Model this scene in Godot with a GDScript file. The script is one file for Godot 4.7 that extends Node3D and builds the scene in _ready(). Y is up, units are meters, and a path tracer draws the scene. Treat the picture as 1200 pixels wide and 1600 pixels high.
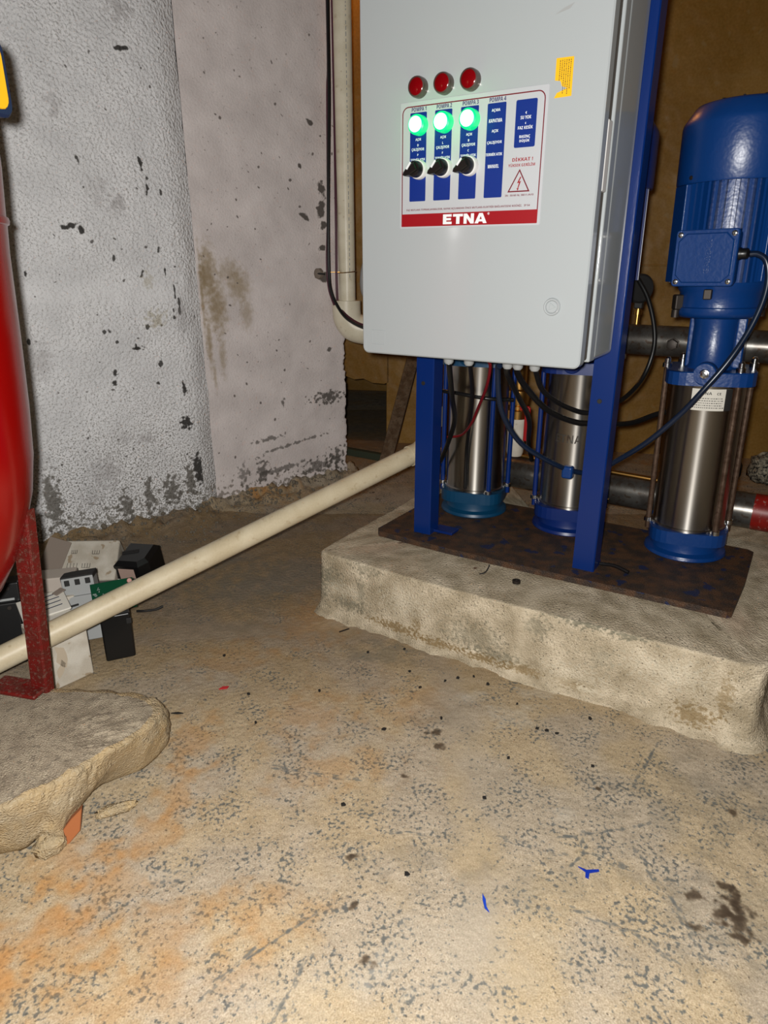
extends Node3D
# Pump room: control cabinet on a blue frame, three vertical pumps on a concrete plinth, red pressure tank,
# flash-lit from beside the lens. World: x right, y up, -z away. The pump set has its own axes, turned by PUMP_TURN:
# u along the set (towards the right, nearer), w away from the viewer.

const PUMP_TURN := -32.0
var CU := cos(deg_to_rad(32.0))
var SU := sin(deg_to_rad(32.0))
var used := {}
var mats := {}
var rng := RandomNumberGenerator.new()

# ------------------------------------------------------------------ mesh builder
class M:
	var v := PackedVector3Array()
	var n := PackedVector3Array()
	var uv := PackedVector2Array()
	func tri(a: Vector3, b: Vector3, c: Vector3, na: Vector3, nb: Vector3, nc: Vector3, ua := Vector2.ZERO, ub := Vector2.ZERO, uc := Vector2.ZERO) -> void:
		if (b - a).cross(c - a).dot(na + nb + nc) > 0.0:
			v.append(a); v.append(c); v.append(b)
			n.append(na); n.append(nc); n.append(nb)
			uv.append(ua); uv.append(uc); uv.append(ub)
		else:
			v.append(a); v.append(b); v.append(c)
			n.append(na); n.append(nb); n.append(nc)
			uv.append(ua); uv.append(ub); uv.append(uc)
	func quad(a: Vector3, b: Vector3, c: Vector3, d: Vector3, na: Vector3, nb: Vector3, nc: Vector3, nd: Vector3, ua := Vector2.ZERO, ub := Vector2.ZERO, uc := Vector2.ZERO, ud := Vector2.ZERO) -> void:
		tri(a, b, c, na, nb, nc, ua, ub, uc)
		tri(a, c, d, na, nc, nd, ua, uc, ud)
	func flat(a: Vector3, b: Vector3, c: Vector3, d: Vector3, out: Vector3) -> void:
		var q := (b - a).cross(d - a)
		if q.length() < 1e-12:
			q = (c - b).cross(d - b)
		q = q.normalized()
		if q.dot(out) < 0.0:
			q = -q
		quad(a, b, c, d, q, q, q, q)
	func mesh() -> ArrayMesh:
		var arr := []
		arr.resize(Mesh.ARRAY_MAX)
		arr[Mesh.ARRAY_VERTEX] = v
		arr[Mesh.ARRAY_NORMAL] = n
		arr[Mesh.ARRAY_TEX_UV] = uv
		var am := ArrayMesh.new()
		am.add_surface_from_arrays(Mesh.PRIMITIVE_TRIANGLES, arr)
		return am

func rbox(m: M, xf: Transform3D, size: Vector3, r := 0.003, k := 2) -> M:
	var h := size * 0.5
	r = minf(r, minf(h.x, minf(h.y, h.z)) * 0.98)
	for ax in 3:
		var b := (ax + 1) % 3
		var c := (ax + 2) % 3
		var sb := []
		var sc := []
		for i in k + 1:
			sb.append(-h[b] + r * i / k)
			sc.append(-h[c] + r * i / k)
		for i in k + 1:
			sb.append(h[b] - r + r * i / k)
			sc.append(h[c] - r + r * i / k)
		for sg in [-1.0, 1.0]:
			var ps := []
			for i in sb.size():
				for j in sc.size():
					var p := Vector3()
					p[ax] = h[ax] * sg
					p[b] = sb[i]
					p[c] = sc[j]
					var q := Vector3(clampf(p.x, -h.x + r, h.x - r), clampf(p.y, -h.y + r, h.y - r), clampf(p.z, -h.z + r, h.z - r))
					var nn := (p - q).normalized()
					ps.append([xf * (q + nn * r), (xf.basis * nn).normalized(), Vector2(p[b] + h[b], p[c] + h[c])])
			var w := sc.size()
			for i in sb.size() - 1:
				for j in w - 1:
					var A = ps[i * w + j]
					var B = ps[(i + 1) * w + j]
					var C = ps[(i + 1) * w + j + 1]
					var D = ps[i * w + j + 1]
					m.quad(A[0], B[0], C[0], D[0], A[1], B[1], C[1], D[1], A[2], B[2], C[2], D[2])
	return m

# profile runs bottom to top along the outside; axis is local y
func lathe(m: M, xf: Transform3D, prof: Array, seg := 32, a0 := 0.0, a1 := TAU) -> M:
	var ns := []
	for i in prof.size() - 1:
		var d: Vector2 = prof[i + 1] - prof[i]
		ns.append(Vector2(d.y, -d.x).normalized())
	var dist := 0.0
	for i in prof.size() - 1:
		var d: Vector2 = prof[i + 1] - prof[i]
		if d.length() < 1e-7:
			continue
		var n0: Vector2 = ns[i]
		var n1: Vector2 = ns[i]
		if i > 0 and ns[i - 1].dot(ns[i]) > 0.75:
			n0 = (ns[i - 1] + ns[i]).normalized()
		if i < ns.size() - 1 and ns[i + 1].dot(ns[i]) > 0.75:
			n1 = (ns[i + 1] + ns[i]).normalized()
		for s in seg:
			var b0 := a0 + (a1 - a0) * s / seg
			var b1 := a0 + (a1 - a0) * (s + 1) / seg
			var d0 := Vector3(sin(b0), 0, cos(b0))
			var d1 := Vector3(sin(b1), 0, cos(b1))
			var p0: Vector2 = prof[i]
			var p1: Vector2 = prof[i + 1]
			var y := Vector3.UP
			m.quad(xf * (d0 * p0.x + y * p0.y), xf * (d1 * p0.x + y * p0.y), xf * (d1 * p1.x + y * p1.y), xf * (d0 * p1.x + y * p1.y),
				(xf.basis * (d0 * n0.x + y * n0.y)).normalized(), (xf.basis * (d1 * n0.x + y * n0.y)).normalized(), (xf.basis * (d1 * n1.x + y * n1.y)).normalized(), (xf.basis * (d0 * n1.x + y * n1.y)).normalized(),
				Vector2(float(s) / seg, dist), Vector2(float(s + 1) / seg, dist), Vector2(float(s + 1) / seg, dist + d.length()), Vector2(float(s) / seg, dist + d.length()))
		dist += d.length()
	return m

func cyl(m: M, xf: Transform3D, r: float, h: float, seg := 24, ch := 0.001) -> M:
	return lathe(m, xf, [Vector2(0, 0), Vector2(r - ch, 0), Vector2(r, ch), Vector2(r, h - ch), Vector2(r - ch, h), Vector2(0, h)], seg)

func spline(pts: Array, per := 6) -> Array:
	var out := []
	for i in pts.size() - 1:
		var p0: Vector3 = pts[maxi(i - 1, 0)]
		var p1: Vector3 = pts[i]
		var p2: Vector3 = pts[i + 1]
		var p3: Vector3 = pts[mini(i + 2, pts.size() - 1)]
		for k in per:
			out.append(p1.cubic_interpolate(p2, p0, p3, float(k) / per))
	out.append(pts[pts.size() - 1])
	return out

func tube(m: M, pts: Array, r: float, sides := 12) -> M:
	var up := Vector3.UP
	var rings := []
	var dist := 0.0
	var t0: Vector3 = (pts[1] - pts[0]).normalized()
	if absf(t0.dot(up)) > 0.9:
		up = Vector3.RIGHT
	var nx := t0.cross(up).normalized()
	for i in pts.size():
		var t: Vector3 = (pts[mini(i + 1, pts.size() - 1)] - pts[maxi(i - 1, 0)]).normalized()
		nx = (nx - t * nx.dot(t)).normalized()
		var ny := t.cross(nx)
		if i > 0:
			dist += (pts[i] - pts[i - 1]).length()
		var ring := []
		for s in sides + 1:
			var a := TAU * s / sides
			var d := nx * cos(a) + ny * sin(a)
			ring.append([pts[i] + d * r, d, Vector2(float(s) / sides, dist)])
		rings.append(ring)
	for i in pts.size() - 1:
		for s in sides:
			var A = rings[i][s]
			var B = rings[i + 1][s]
			var C = rings[i + 1][s + 1]
			var D = rings[i][s + 1]
			m.quad(A[0], B[0], C[0], D[0], A[1], B[1], C[1], D[1], A[2], B[2], C[2], D[2])
	for e in [0, pts.size() - 1]:
		var t: Vector3 = (pts[0] - pts[1]).normalized() if e == 0 else (pts[e] - pts[e - 1]).normalized()
		for s in sides:
			m.tri(pts[e], rings[e][s][0], rings[e][s + 1][0], t, t, t)
	return m

# polygon in local xy, extruded from z0 to z1, with a small bevel at the z1 side
func prism(m: M, xf: Transform3D, poly: PackedVector2Array, z0: float, z1: float, bev := 0.0) -> M:
	if Geometry2D.is_polygon_clockwise(poly):
		poly.reverse()
	var top := poly
	if bev > 0.0:
		var o := Geometry2D.offset_polygon(poly, -bev, Geometry2D.JOIN_MITER)
		if o.size() == 1 and o[0].size() == poly.size():
			top = o[0]
			var best := 0
			for i in top.size():
				if top[i].distance_to(poly[0]) < top[best].distance_to(poly[0]):
					best = i
			var t2 := PackedVector2Array()
			for i in top.size():
				t2.append(top[(best + i) % top.size()])
			top = t2
		else:
			bev = 0.0
	var zn := Vector3(0, 0, signf(z1 - z0))
	var f := xf.basis * zn
	f = f.normalized()
	var idx := Geometry2D.triangulate_polygon(top)
	for i in range(0, idx.size(), 3):
		var a := top[idx[i]]; var b := top[idx[i + 1]]; var c := top[idx[i + 2]]
		m.tri(xf * Vector3(a.x, a.y, z1), xf * Vector3(b.x, b.y, z1), xf * Vector3(c.x, c.y, z1), f, f, f, a, b, c)
	idx = Geometry2D.triangulate_polygon(poly)
	for i in range(0, idx.size(), 3):
		var a := poly[idx[i]]; var b := poly[idx[i + 1]]; var c := poly[idx[i + 2]]
		m.tri(xf * Vector3(a.x, a.y, z0), xf * Vector3(b.x, b.y, z0), xf * Vector3(c.x, c.y, z0), -f, -f, -f, a, b, c)
	var zb := z1 - bev * signf(z1 - z0)
	for i in poly.size():
		var a := poly[i]; var b := poly[(i + 1) % poly.size()]
		var e := (b - a)
		var out := (xf.basis * Vector3(e.y, -e.x, 0)).normalized()
		m.flat(xf * Vector3(a.x, a.y, z0), xf * Vector3(b.x, b.y, z0), xf * Vector3(b.x, b.y, zb), xf * Vector3(a.x, a.y, zb), out)
		if bev > 0.0:
			var ta := top[i]; var tb := top[(i + 1) % top.size()]
			m.flat(xf * Vector3(a.x, a.y, zb), xf * Vector3(b.x, b.y, zb), xf * Vector3(tb.x, tb.y, z1), xf * Vector3(ta.x, ta.y, z1), out + f)
	return m

func rrect(x0: float, y0: float, x1: float, y1: float, r: float, k := 4) -> PackedVector2Array:
	var p := PackedVector2Array()
	for c in [[x1 - r, y0 + r, -PI / 2], [x1 - r, y1 - r, 0.0], [x0 + r, y1 - r, PI / 2], [x0 + r, y0 + r, PI]]:
		for i in k + 1:
			var a: float = c[2] + PI / 2 * i / k
			p.append(Vector2(c[0] + cos(a) * r, c[1] + sin(a) * r))
	return p

# surface of nu x nv cells; pos(i, j) and uvf(i, j) are callables; out is roughly the outward side at the middle
func grid(nu: int, nv: int, pos: Callable, uvf: Callable, out: Vector3) -> ArrayMesh:
	var v := PackedVector3Array()
	var n := PackedVector3Array()
	var uv := PackedVector2Array()
	var ix := PackedInt32Array()
	for j in nv + 1:
		for i in nu + 1:
			v.append(pos.call(i, j))
			uv.append(uvf.call(i, j))
	var w := nu + 1
	var mid := (nv / 2) * w + nu / 2
	var flip := (v[mid + 1] - v[mid]).cross(v[mid + w] - v[mid]).dot(out) < 0.0
	for j in nv + 1:
		for i in w:
			var dx := v[j * w + mini(i + 1, nu)] - v[j * w + maxi(i - 1, 0)]
			var dy := v[mini(j + 1, nv) * w + i] - v[maxi(j - 1, 0) * w + i]
			var q := dx.cross(dy).normalized()
			n.append(-q if flip else q)
	for i in w:
		if n[i].length_squared() < 0.5:
			n[i] = n[w + i]
		if n[nv * w + i].length_squared() < 0.5:
			n[nv * w + i] = n[(nv - 1) * w + i]
	for j in nv:
		for i in nu:
			var a := j * w + i
			var b := a + 1
			var c := a + w + 1
			var d := a + w
			for k in ([a, b, c, a, c, d] if flip else [a, c, b, a, d, c]):
				ix.append(k)
	var arr := []
	arr.resize(Mesh.ARRAY_MAX)
	arr[Mesh.ARRAY_VERTEX] = v
	arr[Mesh.ARRAY_NORMAL] = n
	arr[Mesh.ARRAY_TEX_UV] = uv
	arr[Mesh.ARRAY_INDEX] = ix
	var am := ArrayMesh.new()
	am.add_surface_from_arrays(Mesh.PRIMITIVE_TRIANGLES, arr)
	return am

# ------------------------------------------------------------------ nodes
func numbered(called: String) -> String:
	if not used.has(called):
		used[called] = 0
		return called
	used[called] += 1
	return "%s_%03d" % [called, used[called]]

func thing(called: String, label: String, category: String, at := Transform3D(), group := "") -> Node3D:
	var o := Node3D.new()
	o.name = numbered(called)
	o.transform = at
	tag(o, label, category, group)
	add_child(o)
	return o

func tag(o: Node, label: String, category: String, group := "") -> void:
	o.set_meta("label", label)
	o.set_meta("category", category)
	if group != "":
		o.set_meta("group", group)

func part(called: String, m, mat: Material, parent: Node, xf := Transform3D()) -> MeshInstance3D:
	var o := MeshInstance3D.new()
	o.name = called
	o.mesh = m.mesh() if m is M else m
	o.material_override = mat
	o.transform = xf
	parent.add_child(o, true)
	return o

func single(called: String, m, mat: Material, label: String, category: String, at := Transform3D(), group := "") -> MeshInstance3D:
	var o := part(numbered(called), m, mat, self, at)
	tag(o, label, category, group)
	return o

func struct(called: String, m, mat: Material) -> MeshInstance3D:
	var o := part(called, m, mat, self)
	o.set_meta("kind", "structure")
	return o

func W3(u: float, y: float, w: float) -> Vector3:   # pump axes to world
	return Vector3(CU * u + SU * w, y, SU * u - CU * w)

func PX(u: float, y: float, w: float) -> Transform3D:   # frame of a pump-set thing at its base
	return Transform3D(Basis(Vector3.UP, deg_to_rad(PUMP_TURN)), W3(u, y, w))

func T(x: float, y: float, z: float, rx := 0.0, ry := 0.0, rz := 0.0) -> Transform3D:
	return Transform3D(Basis.from_euler(Vector3(deg_to_rad(rx), deg_to_rad(ry), deg_to_rad(rz))), Vector3(x, y, z))

func at(x: float, y: float, d: float, yaw := 0.0, rx := 0.0, rz := 0.0) -> Transform3D:   # world point, d = distance away
	return T(x, y, -d, rx, yaw, rz)

# ------------------------------------------------------------------ materials
func C(r: int, g: int, b: int) -> Color:
	return Color8(r, g, b)

func mat(c: Color, rough := 0.6, metal := 0.0, spec := 0.5) -> StandardMaterial3D:
	var m := StandardMaterial3D.new()
	m.albedo_color = c
	m.roughness = rough
	m.metallic = metal
	m.metallic_specular = spec
	return m

func nbytes(w: int, h: int, sd: int, freq: float, oct := 3, type := FastNoiseLite.TYPE_SIMPLEX_SMOOTH, ridged := false, seamless := true) -> PackedByteArray:
	var f := FastNoiseLite.new()
	f.seed = sd
	f.noise_type = type
	f.frequency = freq
	f.fractal_octaves = oct
	f.fractal_type = FastNoiseLite.FRACTAL_RIDGED if ridged else (FastNoiseLite.FRACTAL_FBM if oct > 1 else FastNoiseLite.FRACTAL_NONE)
	var im := f.get_seamless_image(w, h, false, false, 0.1) if seamless else f.get_image(w, h)
	im.convert(Image.FORMAT_L8)
	return im.get_data()

func stretched(w: int, h: int, sx: int, sy: int, sd: int, freq: float, oct := 2) -> PackedByteArray:
	var d := nbytes(w / sx, h / sy, sd, freq, oct)
	var im := Image.create_from_data(w / sx, h / sy, false, Image.FORMAT_L8, d)
	im.resize(w, h, Image.INTERPOLATE_CUBIC)
	return im.get_data()

func tex(im: Image) -> ImageTexture:
	return ImageTexture.create_from_image(im)

func ltex(w: int, h: int, d: PackedByteArray) -> ImageTexture:
	return tex(Image.create_from_data(w, h, false, Image.FORMAT_L8, d))

func sm(a: float, b: float, x: float) -> float:
	return smoothstep(a, b, x)

# soft, noise-edged blob of a colour put over an RGB8 buffer; units are pixels
func blob(buf: PackedByteArray, w: int, h: int, nz: PackedByteArray, cx: float, cy: float, rx: float, ry: float, ang: float, col: Color, amount: float, soft: float, rag := 0.6) -> void:
	var R := maxf(rx, ry) * (1.0 + rag)
	var ca := cos(ang)
	var sa := sin(ang)
	for y in range(maxi(0, int(cy - R)), mini(h, int(cy + R) + 1)):
		for x in range(maxi(0, int(cx - R)), mini(w, int(cx + R) + 1)):
			var dx := x - cx
			var dy := y - cy
			var ex := (dx * ca + dy * sa) / rx
			var ey := (-dx * sa + dy * ca) / ry
			var d := sqrt(ex * ex + ey * ey) + (nz[y * w + x] / 255.0 - 0.5) * 2.0 * rag
			var a := amount * (1.0 - sm(1.0 - soft, 1.0, d))
			if a > 0.003:
				var k := (y * w + x) * 3
				buf[k] = int(lerpf(buf[k], col.r8, a))
				buf[k + 1] = int(lerpf(buf[k + 1], col.g8, a))
				buf[k + 2] = int(lerpf(buf[k + 2], col.b8, a))

const FX0 := -0.75
const FD0 := 0.4
const FS := 1.6

func floor_texture() -> ImageTexture:
	var w := 1536
	var n1 := stretched(w, w, 4, 4, 11, 0.0187, 4)          # broad ochre / grey patches
	var n2 := stretched(w, w, 2, 2, 12, 0.0427, 3)           # blotches
	var n3 := nbytes(w, w, 13, 0.3999, 2)            # grain
	var fl := nbytes(w, w, 14, 0.125, 4)  # flecks, lengthened across
	var fd := stretched(w, w, 4, 4, 15, 0.0533, 4)           # where flecks gather
	var sp := nbytes(w, w, 16, 0.1733, 1)            # small dark grit
	var b := PackedByteArray()
	b.resize(w * w * 3)
	var k := 0
	for j in w:
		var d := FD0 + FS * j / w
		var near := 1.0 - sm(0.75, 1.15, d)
		var far := sm(0.85, 1.45, d)  # flash falloff painted in: floor colour darkens with distance
		for i in w:
			var q := j * w + i
			var a := n1[q]
			var g := (n3[q] - 128) * 0.24 + (n2[q] - 128) * 0.07
			var t := clampf((a - 95) / 70.0, 0.0, 1.0)
			var r := 161.0 + 4.0 * t + g
			var gg := 147.5 + 0.0 * t + g
			var bb := 128.0 - 8.0 * t + g
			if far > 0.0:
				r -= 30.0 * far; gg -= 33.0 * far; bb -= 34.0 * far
			var f := fl[q]
			var th := 76.0 + (fd[q] - 128) * 0.46 + near * 16.0
			if f < th:
				var m := minf((th - f) / 34.0, 1.0) * 0.85
				r += (84 - r) * m; gg += (86 - gg) * m; bb += (84 - bb) * m
			elif f > 196:
				var m := minf((f - 196) / 25.0, 1.0) * 0.35
				r += (214 - r) * m; gg += (200 - gg) * m; bb += (174 - bb) * m
			if sp[q] < 22:
				var m := minf((22 - sp[q]) / 8.0, 1.0) * 0.7
				r += (52 - r) * m; gg += (46 - gg) * m; bb += (40 - bb) * m
			b[k] = clampi(int(r), 0, 255); b[k + 1] = clampi(int(gg), 0, 255); b[k + 2] = clampi(int(bb), 0, 255)
			k += 3
	var nb := stretched(w, w, 2, 2, 19, 0.11, 3)
	var px := func(x: float, d: float) -> Vector2: return Vector2((x - FX0) / FS * w, (d - FD0) / FS * w)
	var put := func(x: float, d: float, rx: float, ry: float, ang: float, c: Color, am: float, soft: float, rag: float) -> void:
		var p: Vector2 = px.call(x, d)
		var s := w / FS
		blob(b, w, w, nb if maxf(rx, ry) < 0.03 else n2, p.x, p.y, rx * s, ry * s, ang, c, am, soft, rag)
	# rust-orange staining
	for s in [[-0.41, 0.56, 0.11, 0.10, 0.45], [-0.45, 0.53, 0.07, 0.05, 0.6], [-0.36, 0.64, 0.08, 0.07, 0.35], [-0.325, 0.72, 0.07, 0.05, 0.42], [-0.32, 0.93, 0.06, 0.10, 0.42], [-0.15, 0.60, 0.09, 0.06, 0.3], [-0.26, 0.58, 0.12, 0.07, 0.3], [-0.135, 0.985, 0.11, 0.09, 0.28], [-0.08, 0.85, 0.13, 0.06, 0.28], [-0.16, 1.33, 0.12, 0.16, 0.34], [-0.30, 1.18, 0.12, 0.10, 0.25], [-0.54, 0.985, 0.09, 0.05, 0.5], [-0.31, 0.82, 0.05, 0.08, 0.45], [-0.42, 0.68, 0.08, 0.08, 0.4], [0.05, 1.02, 0.10, 0.08, 0.22], [-0.28, 0.50, 0.2, 0.06, 0.25]]:
		put.call(s[0], s[1], s[2], s[3], 0.3, C(184, 126, 66), s[4] * 0.75, 0.95, 0.7)
	# pale worn patches
	for s in [[0.225, 0.985, 0.07, 0.04, 0.35], [0.152, 1.041, 0.05, 0.02, 0.4], [-0.10, 1.31, 0.08, 0.03, 0.25], [0.298, 1.061, 0.06, 0.03, 0.35], [0.257, 0.754, 0.03, 0.02, 0.3], [-0.29, 0.66, 0.06, 0.02, 0.25], [-0.1, 0.5, 0.12, 0.05, 0.2], [0.1, 0.56, 0.16, 0.08, 0.18]]:
		put.call(s[0], s[1], s[2], s[3], 0.2, C(190, 184, 172), s[4], 0.8, 0.9)
	# grey damp patches
	for s in [[0.0, 1.2, 0.08, 0.06, 0.4], [0.10, 1.0, 0.06, 0.05, 0.2], [0.475, 0.79, 0.16, 0.1, 0.18], [-0.22, 1.55, 0.3, 0.16, 0.35], [-0.35, 1.45, 0.2, 0.2, 0.25], [0.45, 0.6, 0.16, 0.08, 0.22], [0.2, 0.64, 0.12, 0.05, 0.15], [0.03, 0.68, 0.1, 0.04, 0.15]]:
		put.call(s[0], s[1], s[2], s[3], 0.1, C(112, 108, 98), s[4], 0.8, 0.8)
	# dark spill with its splashes, and small spots
	for s in [[0.434, 0.643, 0.013, 0.008, -0.3], [0.441, 0.628, 0.007, 0.012, 0.0], [0.415, 0.606, 0.022, 0.011, 0.6], [0.428, 0.59, 0.014, 0.020, 0.3], [0.436, 0.61, 0.014, 0.020, 0.1], [0.419, 0.573, 0.013, 0.005, -0.5], [0.373, 0.586, 0.011, 0.005, -0.5], [0.393, 0.63, 0.012, 0.008, 0.2], [-0.010, 0.541, 0.008, 0.005, 0.2], [-0.022, 0.543, 0.005, 0.006, 0.2], [-0.037, 0.615, 0.007, 0.005, 0.8], [-0.045, 0.687, 0.008, 0.006, 0.2], [0.505, 0.768, 0.006, 0.009, 0.2], [0.325, 0.812, 0.005, 0.005, 0.0], [0.03, 0.842, 0.007, 0.005, 0.0], [0.09, 0.91, 0.012, 0.008, 0.0], [0.085, 0.945, 0.012, 0.008, 0.0]]:
		put.call(s[0], s[1], s[2] * 1.3, s[3] * 1.3, s[4], C(62, 50, 38), 0.8, 0.8, 0.8)
	# hairline cracks and dark veins
	for line in [[-0.185, 0.524, -0.148, 0.553], [-0.148, 0.553, -0.086, 0.602], [-0.205, 0.872, -0.151, 0.851], [-0.151, 0.851, -0.039, 0.83], [0.239, 0.719, 0.305, 0.73], [0.305, 0.73, 0.371, 0.742], [0.278, 0.73, 0.269, 0.692], [0.269, 0.692, 0.245, 0.672], [0.272, 0.694, 0.323, 0.667], [0.338, 0.698, 0.359, 0.62], [0.359, 0.62, 0.366, 0.546], [-0.115, 0.483, -0.088, 0.546], [0.382, 0.823, 0.457, 0.918], [0.0, 0.73, 0.054, 0.725], [0.229, 0.611, 0.304, 0.577], [0.304, 0.577, 0.335, 0.542], [0.16, 0.72, 0.24, 0.69], [-0.15, 0.56, -0.20, 0.50]]:
		var len := Vector2(line[2] - line[0], line[3] - line[1]).length()
		var steps := int(len / 0.004) + 1
		for s in steps + 1:
			var t := float(s) / steps
			var jx := rng.randf_range(-0.005, 0.005)
			put.call(lerpf(line[0], line[2], t) + jx, lerpf(line[1], line[3], t) + jx * 0.6, rng.randf_range(0.003, 0.007), rng.randf_range(0.0012, 0.0028), atan2(line[3] - line[1], line[2] - line[0]), C(90, 92, 90), 0.5, 0.6, 0.9)
	return tex(Image.create_from_data(w, w, false, Image.FORMAT_RGB8, b))

# wall textures: x along the wall, y down from 1.5 m. Both cover ww x 1.5 m
func wall_texture(rough: bool, w: int, h: int) -> ImageTexture:
	var sd := 30 if rough else 60
	var lo := nbytes(w, h, sd, 0.008, 4)
	var mi := nbytes(w, h, sd + 1, 0.20 if rough else 0.093, 3)
	var gr := nbytes(w, h, sd + 2, 0.45, 2)
	var ed := nbytes(w, h, sd + 3, 0.06, 3)
	var b := PackedByteArray()
	b.resize(w * h * 3)
	var k := 0
	for j in h:
		var y := 1.5 * (1.0 - float(j) / h)
		var low := 1.0 - sm(0.0, 0.55, y)
		var foot := 1.0 - sm(0.02, 0.13, y)
		for i in w:
			var q := j * w + i
			var g := (lo[q] - 128) * 0.10 + (gr[q] - 128) * 0.07
			var r: float
			var gg: float
			var bb: float
			if rough:
				r = 236 + g; gg = 236 + g; bb = 238 + g
				var th := 80.0 + low * 36.0 + (lo[q] - 128) * 0.12
				if mi[q] < th:
					var m := minf((th - mi[q]) / 26.0, 1.0) * (0.45 + 0.40 * low)
					r += (120 - r) * m; gg += (117 - gg) * m; bb += (112 - bb) * m
				if foot > 0.0 and ed[q] < 60 + foot * 85.0:
					var m := minf((60 + foot * 85.0 - ed[q]) / 30.0, 1.0) * 0.62
					r += (108 - r) * m; gg += (103 - gg) * m; bb += (94 - bb) * m
			else:
				r = 226 + g; gg = 217 + g; bb = 215 + g
				if mi[q] < 40:
					var m := minf((40 - mi[q]) / 14.0, 1.0) * 0.45
					r += (120 - r) * m; gg += (108 - gg) * m; bb += (104 - bb) * m
				if foot > 0.0 and ed[q] < 50 + foot * 100.0:
					var m := minf((50 + foot * 100.0 - ed[q]) / 30.0, 1.0) * 0.62
					r += (112 - r) * m; gg += (104 - gg) * m; bb += (95 - bb) * m
			b[k] = clampi(int(r), 0, 255); b[k + 1] = clampi(int(gg), 0, 255); b[k + 2] = clampi(int(bb), 0, 255)
			k += 3
	var S := h / 1.5
	var put := func(x: float, y: float, rx: float, ry: float, ang: float, c: Color, am: float, soft: float, rag: float) -> void:
		blob(b, w, h, ed, x * S, (1.5 - y) * S, rx * S, ry * S, ang, c, am, soft, rag)
	var dark := C(58, 56, 54)
	if rough:
		# x = distance back from the corner; chips in the plaster, down to the dark mortar
		for s in [[0.10, 1.235, 0.022, 0.006, 0.25], [0.40, 1.285, 0.012, 0.008, 0.5], [0.085, 0.985, 0.005, 0.02, 0.1], [0.075, 0.93, 0.005, 0.016, -0.2], [0.285, 0.83, 0.022, 0.008, 0.3], [0.255, 0.825, 0.010, 0.009, 0.3], [0.40, 0.72, 0.004, 0.018, 0.0], [0.15, 0.525, 0.016, 0.004, 0.1], [0.155, 0.53, 0.003, 0.012, 0.1], [0.22, 0.465, 0.005, 0.010, 0.0], [0.225, 0.435, 0.006, 0.009, 0.1], [0.03, 0.405, 0.006, 0.02, 0.0], [0.035, 0.30, 0.018, 0.020, 0.0], [0.02, 0.63, 0.004, 0.03, 0.0], [0.03, 0.67, 0.003, 0.02, 0.0], [0.05, 0.72, 0.003, 0.014, 0.0], [0.42, 0.56, 0.005, 0.012, 0.0], [0.01, 0.15, 0.02, 0.05, 0.0]]:
			put.call(s[0], s[1], s[2], s[3], s[4], dark, 0.9, 0.4, 0.8)
		for i in 150:
			var yy := 1.45 * pow(rng.randf(), 1.5) + 0.04
			put.call(rng.randf_range(-0.02, 0.78), yy, rng.randf_range(0.0012, 0.0036), rng.randf_range(0.0015, 0.0055), rng.randf_range(0, 3.0), C(84, 80, 78), 0.75, 0.4, 0.6)
		for i in 26:
			put.call(rng.randf_range(0.0, 0.7), rng.randf_range(0.1, 1.4), rng.randf_range(0.02, 0.06), rng.randf_range(0.02, 0.08), 0.0, C(172, 168, 168), rng.randf_range(0.25, 0.5), 0.9, 0.7)
		for i in 14:
			put.call(rng.randf_range(0.02, 0.24), rng.randf_range(0.35, 1.0), rng.randf_range(0.003, 0.006), rng.randf_range(0.004, 0.012), rng.randf_range(-0.4, 0.4), dark, 0.8, 0.4, 0.9)
		for s in [[0.09, 0.60, 0.03, 0.03, 0.35], [0.10, 0.70, 0.02, 0.03, 0.25]]:
			put.call(s[0], s[1], s[2], s[3], 0.0, C(150, 136, 100), s[4], 0.8, 0.9)
		for s in [[0.43, 0.13, 0.025, 0.09], [0.10, 0.10, 0.03, 0.05], [0.17, 0.10, 0.014, 0.07], [0.24, 0.08, 0.02, 0.05], [0.04, 0.12, 0.018, 0.06]]:
			put.call(s[0], s[1], s[2], s[3], 0.0, C(104, 100, 94), 0.8, 0.5, 0.9)
	else:
		# x = distance along the pier from its left edge; damp brown stain, flaking and bare spots
		for s in [[0.010, 0.66, 0.007, 0.16, 0.7], [0.020, 0.70, 0.014, 0.08, 0.6], [0.035, 0.72, 0.035, 0.10, 0.75], [0.055, 0.62, 0.04, 0.10, 0.75], [0.13, 0.68, 0.05, 0.06, 0.6], [0.10, 0.72, 0.05, 0.05, 0.4], [0.15, 0.60, 0.03, 0.06, 0.4], [0.02, 0.52, 0.012, 0.10, 0.7], [0.06, 0.48, 0.016, 0.08, 0.45], [0.03, 0.42, 0.008, 0.06, 0.5]]:
			put.call(s[0], s[1], s[2] * 1.1, s[3] * 1.1, 0.0, C(134, 112, 76), s[4] * 0.8, 0.95, 0.3)
		for s in [[0.435, 0.92, 0.013, 0.022, 0.0], [0.435, 0.865, 0.015, 0.028, 0.2], [0.437, 0.815, 0.012, 0.014, 0.0], [0.436, 0.75, 0.014, 0.010, 0.0], [0.437, 0.66, 0.020, 0.017, 0.0], [0.36, 0.98, 0.006, 0.007, 0.0], [0.37, 0.84, 0.016, 0.010, 0.4], [0.40, 1.10, 0.012, 0.008, 0.3]]:
			put.call(s[0], s[1] + 0.04, s[2] * 1.15, s[3] * 1.1, s[4], C(88, 82, 78), 0.9, 0.35, 0.5)
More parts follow.
